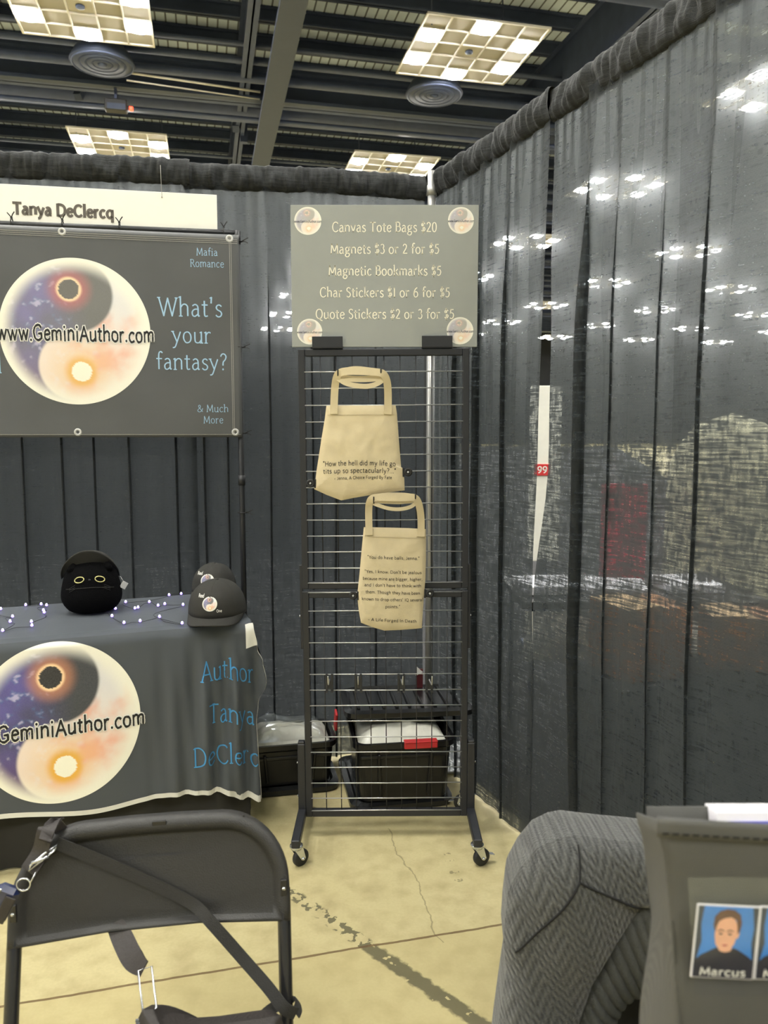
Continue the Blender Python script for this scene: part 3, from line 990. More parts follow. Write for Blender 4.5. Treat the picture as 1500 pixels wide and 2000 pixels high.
# ---------------------------------------------------------------- name board, banner and its pipe stand
BO = Vector((-.571, 3.08, 0))
RZ_N = math.atan2(.172, .985)
NB = thing('name_board', 'white name board hung at the top of the back drape above the banner', 'sign', BO + Vector((-.0035, .0197, 0)) + Vector((-.985, -.172, 0)) * .62 + Vector((0, 0, 2.15)), RZ_N)
xo = .62
obj('board', MB().box((0, 0, .088), (1.09, .005, .176), bev=.001), 'white_card', NB)
mb = text(MB(), 'Tanya DeClercq', -.818 + xo, -.460 + xo, 2.2205 - 2.15, .0405, lambda x, y: Vector((x, -.0036, y)), wt=21, contrast=.2, track=4)
obj('lettering', mb, 'brown_ink', NB)
mb = MB().tube([(-.28 + xo, -.004, .158), (-.279 + xo, -.030, .20), (-.279 + xo, -.042, .262)], .0009, 5)
mb.lathe([(.003, 0), (.003, .002), (.0005, .003)], 8, (-.28 + xo, -.004, .157), Matrix.Rotation(PI / 2, 3, 'X'))
obj('hanging_string', mb, 'banner_edge', NB)

t = thing('banner_stand', 'black pipe stand holding the banner in front of the back drape', 'stand', BO, RZ_N)
obj('crossbar', MB().tube([(-1.245, .0, 2.176), (.012, 0, 2.181)], .011, 12), 'black_metal', t)
for x in (0.0, -1.235):
    u = MB().tube([(x, 0, .012), (x, 0, 2.168)], .0115, 12)
    u.tube([(x, 0, 1.2), (x, 0, 1.24)], .0145, 12).tube([(x, 0, 2.14), (x, 0, 2.19)], .014, 12)
    obj('upright', u, 'black_metal', t)
    obj('base_plate', MB().box((x, .0, .007), (.10, .10, .009), bev=.003), 'black_metal', t)

BAN = thing('banner', 'dark grey vinyl banner with a round galaxy emblem and pale blue words', 'banner', BO + Vector((.172, -.985, 0)) * .016, RZ_N)
def bany(x, z):
    e = -.002 + .006 * mnoise.noise(Vector((x * 3, z * 3, .4))) + .004 * math.sin(x * 9 + z * 2) * (1 - abs(z - 1.79) / .4)
    return e
def banf(off):
    return lambda x, z: Vector((x, bany(x, z) - off, z))
def sheet(u, v):
    x = -1.232 + 1.238 * u
    z = 1.392 + (2.170 - 1.392) * v
    return Vector((x, bany(x, z), z))
obj('sheet', MB().grid(sheet, 80, 50), 'banner', BAN, solid=.0012)
mb = MB()
for dx in (.024, .030):
    mb.strap([banf(.0016)(-dx, 1.40 + .76 * i / 24) for i in range(25)], .0016, .0008, (0, -1, 0))
for z in (1.403, 2.137, 2.144, 2.151):
    mb.strap([banf(.0016)(-1.225 + 1.225 * i / 40, z) for i in range(41)], .0014, .0008, (0, -1, 0))
obj('stitched_hem', mb, 'banner_edge', BAN)
for (x, z) in ((-.641, 2.155), (-.029, 2.155), (-.614, 1.412), (-.021, 1.412), (-1.205, 2.155), (-1.205, 1.412)):
    obj('grommet', MB().lathe([(.006, 0), (.0075, .002), (.013, .002), (.0145, 0)], 18, (x, bany(x, z) - .0008, z), Matrix.Rotation(PI / 2, 3, 'X'), capped=False), 'tag', BAN)
cx, cz, rr = -.606, 1.789, .272
obj('emblem', art_disc(lambda x, y: banf(.0015)(cx + x * rr, cz + y * rr), 84, 190, .6), 'art', BAN)
obj('web_address_halo', text(MB(), 'www.GeminiAuthor.com', -.885, -.320, 1.755, .055, banf(.0024), wt=22, rough=.5, track=5), 'white_ink', BAN)
obj('web_address', text(MB(), 'www.GeminiAuthor.com', -.885, -.320, 1.755, .055, banf(.0032), wt=11, rough=.5, track=5), 'black_ink', BAN)
for s_, a, b, y, cap in (("What's", -.303, -.061, 1.858, .067), ('your', -.254, -.107, 1.757, .062), ('fantasy?', -.316, -.048, 1.654, .062),
                         ('Mafia', -.155, -.075, 2.088, .027), ('Romance', -.179, -.052, 2.045, .027), ('& Much', -.166, -.046, 1.491, .027), ('More', -.143, -.067, 1.447, .027), ('q', -.905, -.876, 1.654, .062)):
    obj('lettering', text(MB(), s_, a, b, y, cap, banf(.0020), wt=7.5, serif=True, contrast=.3), 'blue_pale', BAN)

def cable_tie(x, z, dx, label, y=-.016, sc=1.0):
    p = BO + Vector((.985, .172, 0)) * x + Vector((.172, -.985, 0)) * 0.0
    t = thing('cable_tie', label, 'cable tie', (p.x, p.y, z), RZ_N, 'black cable ties on the banner stand')
    ring = [Vector((0, .017 * math.cos(a), .017 * math.sin(a) - .018)) if dx == 0 else Vector((.017 * math.cos(a), .017 * math.sin(a), 0)) for a in [2 * PI * k / 18 for k in range(18)]]
    obj('loop', MB().tube(ring, .0022, 6, closed=True), 'rubber', t)
    if dx == 0:
        m = MB().box((0, -.004, .001), (.008, .006, .006), bev=.001)
        m.strap([(0, -.004, .002), (.006, -.010, .012), (.014, -.016, .020)], .0036, .0014, (0, -1, 0))
        m.strap([(0, -.004, .002), (-.006, -.010, .010), (-.012, -.014, .017)], .0036, .0014, (0, -1, 0))
    else:
        m = MB().box((.018, -.004, 0), (.007, .006, .006), bev=.001)
        m.strap([(.018, -.006, 0), (.030, -.012, .006), (.042, -.014, .012)], .0036, .0014, (0, -1, 0))
        m.strap([(.018, -.006, 0), (.032, -.012, -.003), (.040, -.014, -.008)], .0036, .0014, (0, -1, 0))
    obj('tail', m, 'rubber', t)
for x, lab in ((-.819, 'cable tie standing up before the first letters of the name board'), (-.437, 'cable tie standing up under the last letter of the name board'), (-.05, 'cable tie standing up at the lower end corner of the name board'), (-.641, 'cable tie through the top grommet above the banner emblem')):
    cable_tie(x, 2.199, 0, lab)
for z, lab in ((2.150, 'cable tie on the upright beside the top corner grommet of the banner'), (1.745, 'cable tie on the upright half way down the banner'), (1.408, 'cable tie on the upright at the bottom corner of the banner'), (1.09, 'cable tie left on the bare upright below the banner')):
    cable_tie(0.0, z, 1, lab)

# ---------------------------------------------------------------- wire display rack with price sign, bags, hooks and clips
RK = thing('display_rack', 'tall black wire grid display rack on casters carrying tote bags', 'display rack', (.0095, 2.573, 0))
RK.rotation_euler = (0, math.radians(-.36), 0)
fw, z0, z1 = .563, .075, 1.684
hx = fw / 2
for nm, a, b in (('upper_frame', .884, z1), ('lower_frame', z0, .876)):
    m = MB()
    tb = .0225
    for sx in (-1, 1):
        m.box((sx * (hx - tb / 2), 0, (a + b) / 2), (tb, .025, b - a), bev=.002)
    m.box((0, 0, b - tb / 2), (fw - 2 * tb, .0245, tb), bev=.002)
    m.box((0, 0, a + tb / 2), (fw - 2 * tb, .0245, tb), bev=.002)
    obj(nm, m, 'frame_metal', RK)
def rack_wires(name, zs, za, zb_):
    m = MB()
    for i, z in enumerate(zs):
        sag = .0015 * math.sin(i * 1.9)
        m.tube([(-.262, -.011, z), (0, -.0115, z + sag), (.262, -.011, z)], .0020, 6)
    o = obj(name, m, 'wire', RK)
    m = MB()
    for k in range(9):
        m.tube([(-.2095 + .0525 * k, -.007, za), (-.2095 + .0525 * k, -.007, zb_)], .0018, 6)
    obj('upright_wires', m, 'wire_dark', o)
rack_wires('upper_grid', [1.610 - .0545 * i for i in range(13)] + [.905], .89, 1.67)
rack_wires('lower_grid', [.872, .808, .753] + [.698 - .0555 * i for i in range(11)] + [.0975], .09, .862)
for sx in (-1, 1):
    m = MB().box((sx * (hx + .013), 0, .205), (.026, .026, .268), bev=.002)
    m.box((sx * (hx + .013), 0, .342), (.022, .022, .01), bev=.002)
    m.box((sx * (hx + .013), -.012, .09), (.028, .40 + .02, .028), bev=.003)
    lg = obj('leg', m, 'frame_metal', RK)
    obj('mid_bracket', MB().box((sx * (hx + .003), .002, .82), (.010, .02, .29), bev=.001), 'frame_metal', RK)
    for z in (.79, .27, .15):
        obj('screw', MB().lathe([(.004, 0), (.0035, .003), (.0005, .004)], 10, (sx * (hx + (.026 if z < .4 else .008)), -.004, z), Matrix.Rotation(sx * PI / 2, 3, 'Y')), 'chrome', RK)
    for sy, ang in ((-1, .75 if sx < 0 else .45), (1, 2.2 if sx < 0 else 2.7)):
        px, py = sx * (hx + .013), -.012 + sy * .185
        R = Matrix.Rotation(ang, 3, 'Z')
        P = lambda x, y, z: Vector((px, py, 0)) + R @ Vector((x, y, z))
        c = MB().lathe([(.021, .077), (.022, .073), (.018, .068), (.018, .064)], 20, (px, py, 0))
        off = .016
        for s_ in (-1, 1):
            pl = [(-.016, .068), (.016, .068), (off + .010, .030), (off + .004, .022), (off - .006, .026)]
            vs = [P(x, s_ * .0135, z) for x, z in pl] + [P(x, s_ * .0155, z) for x, z in pl]
            n_ = len(pl)
            c.add(vs, [tuple(range(n_)), tuple(range(2 * n_ - 1, n_ - 1, -1))] + [(i, (i + 1) % n_, n_ + (i + 1) % n_, n_ + i) for i in range(n_)], False)
        c.tube([P(off, -.019, .029), P(off, .019, .029)], .0045, 10)
        ca = obj('caster', c, 'chrome', RK)
        obj('wheel', MB().lathe([(.008, -.010), (.024, -.010), (.0285, -.006), (.0288, .006), (.024, .010), (.008, .010)], 24, P(off, 0, .0288), R @ Matrix.Rotation(PI / 2, 3, 'X')), 'rubber', ca)
        if sx > 0:
            obj('brake_lever', MB().bar(P(off + .012, 0, .038), P(off + .048, 0, .026), .016, .004, bev=.001), 'chrome', ca)
for x in (-.1745, .1845):
    m = MB().box((x - .0095, -.0175, 1.706), (.10, .0025, .036), bev=.0008)
    m.box((x - .0095, .0005, 1.6875), (.10, .036, .003))
    m.box((x - .0095, .0145, 1.706), (.10, .0025, .036))
    obj('sign_bracket', m, 'frame_metal', RK)

SG = thing('price_sign', 'grey price sign with cream words standing on top of the wire rack', 'sign', (.002, 2.573, 1.690))
obj('board', MB().box((0, -.004, .2255), (.608, .006, .451), bev=.0008), 'sign_grey', SG)
sx_, sz_ = .001662, .001632
def sgx(c): return (540 + c * .29333 - 751.5) * sx_
def sgz(c): return (680 - (360 + c * .29333)) * sz_
for s_, a, b, y in (('Canvas Tote Bags $20', 372, 1068, 325), ('Magnets $3 or 2 for $5', 360, 1084, 468), ('Magnetic Bookmarks $5', 346, 1099, 612), ('Char Stickers $1 or 6 for $5', 287, 1157, 756), ('Quote Stickers $2 or 3 for $5', 258, 1187, 900)):
    obj('lettering', text(MB(), s_, sgx(a), sgx(b), sgz(y), .0300, lambda x, y: Vector((x, -.0076, y)), wt=10.0, serif=True, contrast=.3), 'cream_ink', SG)
for (px, py, r) in ((212, 254, 90), (1227, 251, 86), (217, 988, 85), (1228, 982, 90)):
    x_, z_, r_ = sgx(px), sgz(py), r * .29333 * sx_
    lg = obj('emblem', art_disc(lambda x, y: Vector((x_ + x * r_, -.0074, z_ + y * r_)), 18, 56, 1.9), 'art', SG)
    obj('web_address', text(MB(), 'www.GeminiAuthor.com', x_ - r_, x_ + r_ * 1.02, z_ - r_ * .12, r_ * .17, lambda x, y: Vector((x, -.0082, y)), wt=10), 'steel_grey', lg)

def polar_ratio(poly, c, p):
    dx, dz = p[0] - c[0], p[1] - c[1]
    best = 0
    n = len(poly)
    for i in range(n):
        a, b = poly[i], poly[(i + 1) % n]
        ex, ez = b[0] - a[0], b[1] - a[1]
        den = dx * ez - dz * ex
        if abs(den) < 1e-12:
            continue
        t_ = ((a[0] - c[0]) * ez - (a[1] - c[1]) * ex) / den
        u_ = ((a[0] - c[0]) * dz - (a[1] - c[1]) * dx) / den
        if t_ > 0 and -1e-6 <= u_ <= 1 + 1e-6:
            best = max(best, 1 / t_)
    return best
def dense(poly, per=8):
    out = []
    for i in range(len(poly)):
        a, b = poly[i], poly[(i + 1) % len(poly)]
        for k in range(per):
            out.append((a[0] + (b[0] - a[0]) * k / per, a[1] + (b[1] - a[1]) * k / per))
    return out

def tote_bag(label, name_px, hook, quote, text_fn):
    """name_px: outline in rack-plane metres; the front faces -y"""
    t = thing('tote_bag', label, 'bag', (0, 2.545, 0), 0, 'cream canvas tote bags')
    poly = name_px
    c = (sum(p[0] for p in poly) / len(poly), sum(p[1] for p in poly) / len(poly))
    D = .013
    def depth(x, z):
        r = min(1, polar_ratio(poly, c, (x, z)))
        wr = .0035 * mnoise.noise(Vector((x * 16, z * 16, c[0] * 9))) + .002 * mnoise.noise(Vector((x * 45, z * 30, 3)))
        return (D * math.sqrt(max(0, 1 - r ** 3)) + wr * (1 - r ** 4))
    dp = dense(poly, 10)
    nr = 16
    for nm, sg in (('front_panel', -1), ('back_panel', 1)):
        m = MB()
        vs, fs = [], []
        for i in range(nr + 1):
            r = i / nr
            for (x, z) in dp:
                px, pz = c[0] + (x - c[0]) * max(r, .002), c[1] + (z - c[1]) * max(r, .002)
                vs.append((px, sg * (depth(px, pz) + .0005), pz))
        n_ = len(dp)
        for i in range(nr):
            for k in range(n_):
                l = (k + 1) % n_
                q = (i * n_ + k, i * n_ + l, (i + 1) * n_ + l, (i + 1) * n_ + k)
                fs.append(q)
        m.add(vs, fs, True)
        obj(nm, m, 'canvas', t)
    F = lambda x, z: Vector((x, -depth(x, z) - .0016, z))
    TL, TR = hook['top']
    m = MB().strap([F(TL[0] + .004 + (TR[0] - TL[0] - .008) * k / 12, TL[1] - .030 + (TR[1] - TL[1]) * k / 12) for k in range(13)], .0022, .0012, (0, -1, 0))
    for hxp in hook['base']:
        zb = hxp[1]
        for (a, b) in (((-.014, -.026), (.014, -.003)), ((.014, -.026), (-.014, -.003))):
            m.strap([F(hxp[0] + a[0] + (b[0] - a[0]) * k / 4, zb + a[1] + (b[1] - a[1]) * k / 4) for k in range(5)], .0016, .0010, (0, -1, 0))
    obj('hem_stitching', m, 'canvas_seam', t)
    for hp, w_ in hook['handles']:
        m = MB().strap(spline(hp, 7), w_, .0022, (0, -1, .05))
        obj('handle', m, 'canvas', t)
    for args in quote:
        obj('lettering', text(MB(), *args[:5], text_fn(F, args), wt=9.5, rough=.12), 'quote_ink', t)
    return t

def kx(c): return (560 + c * .28 - 752) * .001713 + .0035     # measured on a straight-on view of the bags
def kz(c): return 1.684 - (680 + c * .28 - 682) * .001770
def pt(x, z): return (kx(x), kz(z))
def h3(x, y, z): return (kx(x), y, kz(z))
bag1 = [pt(*p) for p in ((284, 383), (400, 381), (600, 381), (758, 380), (768, 440), (780, 600), (797, 790), (816, 800), (822, 945), (640, 968), (470, 995), (383, 1013), (280, 975), (194, 936), (215, 800), (250, 590), (272, 470))]
hk1 = {'top': (pt(284, 383), pt(758, 380)), 'base': (pt(336, 384), pt(706, 383)),
       'handles': [([h3(336, -.012, 440), h3(338, -.012, 380), h3(345, -.016, 270), h3(360, -.030, 200), h3(385, -.036, 172), h3(440, -.038, 162), h3(530, -.038, 163), h3(620, -.037, 168), h3(672, -.036, 180), h3(697, -.028, 225), h3(705, -.016, 290), h3(706, -.012, 380), h3(706, -.012, 440)], .0245),
                   ([h3(366, -.026, 205), h3(420, -.030, 238), h3(500, -.032, 256), h3(575, -.032, 258), h3(640, -.031, 238), h3(690, -.026, 200)], .016),
                   ([h3(370, -.020, 176), h3(430, -.022, 150), h3(490, -.022, 142), h3(560, -.022, 148), h3(640, -.021, 160), h3(686, -.020, 178)], .014),
                   ([h3(362, -.024, 196), h3(400, -.027, 205), h3(520, -.029, 212), h3(640, -.028, 205), h3(688, -.024, 192)], .020)]}
q1 = [('"How the hell did my life go', kx(258), kx(758), kz(783), .0150), ('tits up so spectacularly?..."', kx(260), kx(762), kz(832), .0150), ('- Jenna, A Choice Forged By Fate', kx(336), kx(732), kz(873), .0095)]
tote_bag('cream canvas tote bag clipped to the rack nearest the price sign, flared at the bottom', bag1, hk1, q1, lambda F, a: (lambda x, y: F(x, y + .004 * math.sin((x - a[1]) * 12))))
bag2 = [pt(*p) for p in ((538, 1193), (700, 1196), (850, 1200), (970, 1206), (972, 1400), (968, 1560), (958, 1680), (945, 1888), (800, 1900), (680, 1905), (600, 1882), (516, 1850), (500, 1760), (490, 1660), (508, 1500), (522, 1350))]
hk2 = {'top': (pt(538, 1193), pt(970, 1206)), 'base': (pt(574, 1196), pt(932, 1206)),
       'handles': [([h3(574, -.012, 1245), h3(574, -.012, 1185), h3(573, -.018, 1080), h3(580, -.030, 1020), h3(605, -.036, 990), h3(680, -.038, 985), h3(780, -.038, 988), h3(870, -.037, 985), h3(905, -.034, 1005), h3(924, -.026, 1060), h3(934, -.016, 1130), h3(936, -.012, 1200), h3(936, -.012, 1255)], .0235),
                   ([h3(596, -.026, 1022), h3(640, -.030, 1040), h3(720, -.032, 1062), h3(800, -.032, 1064), h3(870, -.030, 1045), h3(908, -.026, 1010)], .012),
                   ([h3(600, -.022, 985), h3(680, -.022, 970), h3(760, -.022, 968), h3(840, -.022, 972), h3(905, -.022, 988)], .012),
                   ([h3(596, -.024, 1008), h3(680, -.028, 1018), h3(780, -.029, 1022), h3(860, -.028, 1015), h3(908, -.024, 1000)], .010)]}
L2 = [('"You do have balls, Jenna."', 562, 926, 1402, 14), ('"Yes, I know. Don\'t be jealous', 543, 940, 1500, 12), ('because mine are bigger, higher,', 530, 946, 1548, 10), ("and I don't have to think with", 542, 938, 1592, 10), ('them. Though they have been', 550, 930, 1640, 14), ("known to drop others' IQ several", 522, 952, 1688, 12), ('points."', 688, 792, 1742, 0), ('~ A Life Forged In Death', 566, 908, 1832, 18)]
q2 = [(s_, kx(a), kx(b), kz(y), .0098 if len(s_) < 30 else .0094, (kz(0) - kz(d)) / max(.01, kx(b) - kx(a))) for s_, a, b, y, d in L2]
tote_bag('narrow cream canvas tote bag hanging lower, in front of the middle frame bar', bag2, hk2, q2, lambda F, a: (lambda x, y: F(x, y - (x - a[1]) * a[5] * .8)))

def rack_hook(px, py, label, grp, prong=.05):
    t = thing('rack_hook', label, 'hook', (kx(px), 2.558, kz(py)), 0, grp)
    m = MB().box((0, .0, -.006), (.009, .004, .034), bev=.001)
    obj('clip_plate', m, 'black_metal', t)
    obj('prong', MB().tube(spline([(0, -.002, -.012), (0, -.018, -.013), (0, -prong * .8, -.010), (0, -prong, 0), (0, -prong - .002, .012)], 5), .0023, 8), 'black_metal', t)
rack_hook(368, 176, 'black hook under the handle of the upper tote bag, end nearer the table', 'bag hooks')
rack_hook(658, 172, 'black hook under the handle of the upper tote bag, end nearer the side drape', 'bag hooks')
rack_hook(608, 1005, 'black hook under the handle of the lower tote bag, end nearer the table', 'bag hooks')
rack_hook(893, 990, 'black hook under the handle of the lower tote bag, end nearer the side drape', 'bag hooks')
for x, o_ in ((-.187, 'first from the table'), (-.088, 'second from the table'), (.059, 'third from the table'), (.155, 'last, nearest the side drape')):
    t = thing('rack_hook', 'empty black hook on the lower wire grid, ' + o_, 'hook', (x, 2.556, .584), 0, 'empty hooks on the lower grid')
    m = MB().box((-.009, 0, -.026), (.008, .004, .064), bev=.001).box((.009, 0, -.026), (.008, .004, .064), bev=.001).box((0, .001, -.032), (.016, .003, .03), bev=.001)
    m.box((-.009, -.003, -.056), (.009, .006, .006)).box((.009, -.003, -.056), (.009, .006, .006))
    obj('clip_plate', m, 'black_metal', t)
    obj('prong', MB().tube(spline([(0, -.002, -.014), (.001, -.03, -.012), (.003, -.085, -.004), (.003, -.10, .010), (.003, -.104, .030)], 5), .0022, 8), 'wire', t)

def knob_clip(px, py, sg, label):
    t = thing('knob_clip', label, 'clip', (kx(px), 2.548, kz(py)), 0, 'black knob clips holding the tote bags')
    R = Matrix.Rotation(PI / 2, 3, 'X')
    k = obj('knob', MB().lathe([(.004, .0), (.013, .002), (.0145, .006), (.013, .010), (.009, .011), (.006, .008), (.001, .008)], 20, (0, 0, 0), R), 'rubber', t)
    obj('stud', MB().lathe([(.0035, .008), (.003, .014), (.0005, .014)], 12, (0, 0, 0), R), 'tag', k)
    m = MB().box((sg * .016, -.003, -.001), (.006, .010, .030), bev=.0015)
    m.box((sg * .007, .0, -.001), (.018, .006, .008), bev=.001)
    obj('jaw', m, 'rubber', t)
knob_clip(170, 897, 1, 'black knob clip at the bottom edge of the upper tote bag, beside the rack post')
knob_clip(845, 822, -1, 'black knob clip on the upper tote bag edge facing the side drape')
knob_clip(462, 1660, 1, 'black knob clip on the lower tote bag edge facing the table')
knob_clip(1000, 1645, -1, 'black knob clip on the lower tote bag edge facing the side drape')

# ---------------------------------------------------------------- storage totes behind the rack
def rrect(w_, d, r, n=5):
    out = []
    for cx_, cy_, a0 in ((w_ / 2 - r, d / 2 - r, 0), (-w_ / 2 + r, d / 2 - r, PI / 2), (-w_ / 2 + r, -d / 2 + r, PI), (w_ / 2 - r, -d / 2 + r, 1.5 * PI)):
        for k in range(n + 1):
            a = a0 + PI / 2 * k / n
            out.append((cx_ + r * math.cos(a), cy_ + r * math.sin(a)))
    return out
def loft(mb, rings, cap0=True, cap1=True):
    n = len(rings[0])
    vs = [p for r in rings for p in r]
    fs = []
    for i in range(len(rings) - 1):
        for k in range(n):
            l = (k + 1) % n
            fs.append((i * n + k, i * n + l, (i + 1) * n + l, (i + 1) * n + k))
    if cap0:
        fs.append(tuple(range(n))[::-1])
    if cap1:
        fs.append(tuple((len(rings) - 1) * n + k for k in range(n)))
    return mb.add(vs, fs, False)
def ring(w_, d, r, z, off=(0, 0)):
    return [(x + off[0], y + off[1], z) for x, y in rrect(w_, d, r)]
def tub(t, w_, d, h, lip=.016):
    m = MB()
    k = .88
    loft(m, [ring(w_ * k, d * k, .03, .002), ring(w_ * .97, d * .97, .035, h - .03), ring(w_, d, .04, h - .028), ring(w_ + lip, d + lip, .045, h - .02), ring(w_ + lip, d + lip, .045, h), ring(w_ - .01, d - .01, .04, h), ring(w_ * .955, d * .955, .035, h - .03), ring(w_ * (k - .02), d * (k - .02), .03, .012)], True, True)
    b = obj('tub', m, 'tote', t)
    m = MB()
    for x in (-.27 * w_, .27 * w_):
        m.bar((x * .9, -d * k / 2 - .004, .02), (x, -d * .485 - .004, h - .04), .022, .012, (1, 0, 0), bev=.003)
    m.bar((-w_ * .45, -d * .48, h - .055), (w_ * .45, -d * .48, h - .055), .012, .014, bev=.003)
    obj('tub_rib', m, 'tote', b)
    return b
def lid(t_or_none, name, w_, d, parent):
    m = MB()
    loft(m, [ring(w_, d, .05, 0), ring(w_ + .012, d + .012, .055, .004), ring(w_ + .012, d + .012, .055, .022), ring(w_ - .03, d - .03, .05, .030), ring(w_ - .05, d - .05, .045, .022), ], True, True)
    o = obj(name, m, 'tote_lid', parent)
    m = MB()
    for i in range(9):
        x = -w_ / 2 + .05 + (w_ - .1) * i / 8
        m.box((x, 0, .025), (.012, d - .10, .010), bev=.003)
    obj('lid_rib', m, 'tote_lid', o)
    return o
def crumple(mb, w_, d, z, h, seed, nx=22, ny=18):
    def f(u, v):
        x, y = (u - .5) * w_, (v - .5) * d
        e = min(1, 5 * min(u, 1 - u, v, 1 - v))
        n1 = mnoise.fractal(Vector((x * 11, y * 11, seed)), 1, 2, 3)
        return Vector((x, y, z + h * e ** .5 + .022 * n1 * e))
    return mb.grid(f, nx, ny)
T1 = thing('storage_tote', 'black storage tote with red latch standing behind the lower rack grid', 'storage box', (.050, 2.955, .034), math.radians(8))
tub(T1, .37, .43, .235)
obj('latch', MB().box((.055, -.232, .228), (.125, .012, .024), bev=.003).box((.055, -.226, .242), (.125, .03, .006), bev=.002), 'red', T1)
obj('latch', MB().box((0, .232, .228), (.125, .012, .024), bev=.003), 'red', T1)
t = thing('poly_bag', 'white plastic wrapped stock filling the tote with its lid ajar', 'plastic bag', (.050, 2.955, .255), math.radians(8))
obj('contents', crumple(MB(), .335, .385, -.012, .055, 3.3), 'poly', t)
t = thing('tote_cover', 'black ribbed lid resting askew on top of the storage tote', 'lid', (.088, 3.015, .318), math.radians(6))
t.rotation_euler[0] = math.radians(-3)
lid(None, 'lid_plate', .50, .36, t)
t = thing('tote_cover', 'black lid lying on the floor under the storage tote', 'lid', (.034, 2.985, .002), math.radians(10))
lid(None, 'lid_plate', .385, .46, t)
T2 = thing('storage_tote', 'black storage tote between the table and the rack post, open and full', 'storage box', (-.392, 3.000, .032), math.radians(12))
tub(T2, .36, .24, .170)
obj('latch', MB().box((.196, -.02, .215), (.010, .04, .085), Matrix.Rotation(.35, 3, 'X'), bev=.003), 'red', T2)
t = thing('poly_bag', 'white plastic wrapped stock heaped in the tote beside the table', 'plastic bag', (-.392, 2.998, .195), math.radians(12))
obj('contents', crumple(MB(), .33, .195, -.012, .05, 8.1), 'poly', t)
obj('clear_film', crumple(MB(), .29, .19, .012, .06, 5.7), 'clear', t)
t = thing('tote_cover', 'black lid lying under the tote beside the table', 'lid', (-.392, 3.000, .002), math.radians(12))
lid(None, 'lid_plate', .38, .26, t)
t = thing('price_tag', 'small red tag with a white triangle hanging by the corner upright', 'tag', (.150, 3.17, .30), 0)
obj('card', MB().box((0, 0, .05), (.030, .003, .13), bev=.001), 'dark_red', t)
obj('triangle', MB().prism([(-.016, .085), (.016, .10), (-.012, .125)], -.0035, -.0022), 'white_ink', t)

# ---------------------------------------------------------------- table with printed cloth
TO = Vector((-.46, 2.60, 0))
RZ_T = math.atan2(.342, .94)
HT = .762
TABLE = thing('folding_table', 'folding table in front of the back drape under a printed cloth', 'table', TO, RZ_T)
obj('tabletop', MB().box((-.93, .255, HT - .030), (1.80, .50, .04), bev=.008), 'table', TABLE)
for x in (-.12, -1.72):
    for y in (.06, .45):
        obj('leg', MB().tube([(x, y, .002), (x, y, HT - .05)], .0125, 10), 'steel_grey', TABLE)
US = thing('under_cloth', 'plain black under cloth hanging to the floor below the printed table cloth', 'tablecloth', TO, RZ_T)
def under(u, v):
    L = u * (1.83 + .50)
    z = HT - .012 - v * (HT - .020)
    wv = .012 * math.sin(L * 23) * v + .006 * math.sin(L * 51 + 1) * v
    if L < 1.83:
        return Vector((-1.84 + L, .012 - wv, z))
    return Vector((-.006 + wv + .004, .012 + L - 1.83, z))
obj('cloth', MB().grid(under, 150, 14), 'skirt', US)
TC = thing('printed_table_cloth', 'charcoal table cloth with a big galaxy emblem and blue author name', 'tablecloth', TO, RZ_T)
def hem(x):
    pts = [(-2, .21), (-.80, .204), (-.52, .176), (-.32, .19), (-.216, .184), (-.119, .172), (-.05, .135), (.03, .112)]
    for (a, za), (b, zb) in zip(pts, pts[1:]):
        if a <= x <= b:
            f = (x - a) / (b - a)
            return za + (zb - za) * f * f * (3 - 2 * f)
    return .11 if x > 0 else .21
def redge(z):
    pts = [(.08, .020), (.136, .020), (.313, .012), (.40, .010), (.458, .018), (.551, .045), (.62, .034), (.664, .017), (.74, .004), (.80, .0)]
    for (a, xa), (b, xb) in zip(pts, pts[1:]):
        if a <= z <= b:
            f = (z - a) / (b - a)
            return xa + (xb - xa) * f * f * (3 - 2 * f)
    return .02
def cloth_y(x, z):
    d = sstep(HT, .5, z)
    e = sstep(-.42, -.05, x)
    y = -.016 - .010 * d - d * e * (.016 * math.sin(x * 62 + 1.0 - z * 4) + .010 * math.sin(x * 118 + z * 5)) - .006 * d * (1 - e) * math.sin(x * 9 + z * 3)
    y -= .004 * mnoise.noise(Vector((x * 6, z * 5, 2.2)))
    if x > -.03:
        y += (x + .03) * .45 * d
    return y
def cf(off):
    def f(x, z):
        zz = min(z, HT - .004)
        y = cloth_y(x, zz)
        b = sstep(HT - .03, HT + .004, zz)
        return Vector((x, y + b * .012 - off, zz))
    return f
def cloth_front(u, v):
    x = -1.87 + 1.87 * u
    h = hem(x)
    z = HT + .003 - v * (HT + .003 - h)
    if x > -.25:
        x = x + redge(z) * sstep(-.25, 0, x)
    return cf(0)(x, z)
FC = obj('front_drop', MB().grid(cloth_front, 190, 44), 'cloth', TC)
m = MB()
def hemf(u, v):
    x = -1.87 + 1.87 * u
    p = cloth_front(u, 1.0)
    return Vector((p.x, p.y - .0015, p.z - .002 + v * .016 * (1 + .5 * sstep(-.2, 0, x))))
obj('hem', m.grid(hemf, 190, 1), 'cloth_edge', TC)
def side_edge(u, v):
    z = HT - .01 - v * (HT - .01 - .125)
    x = redge(z)
    p = cf(0)(x, z)
    return Vector((p.x + .001 + u * .003, p.y - .001 + u * .006, p.z))
obj('side_hem', MB().grid(side_edge, 1, 60), 'cloth_edge', TC)
def cloth_top(u, v):
    x = -1.87 + 1.87 * u
    y = -.0045 + v * .515
    z = HT + .003 + .0018 * mnoise.noise(Vector((x * 7, y * 7, 1)))
    if v == 0:
        z = HT + .003
        p = cf(0)(x, z)
        return p
    if v < .04:
        z = HT + .004
    return Vector((x, y, z))
obj('top', MB().grid(cloth_top, 120, 30), 'cloth', TC)
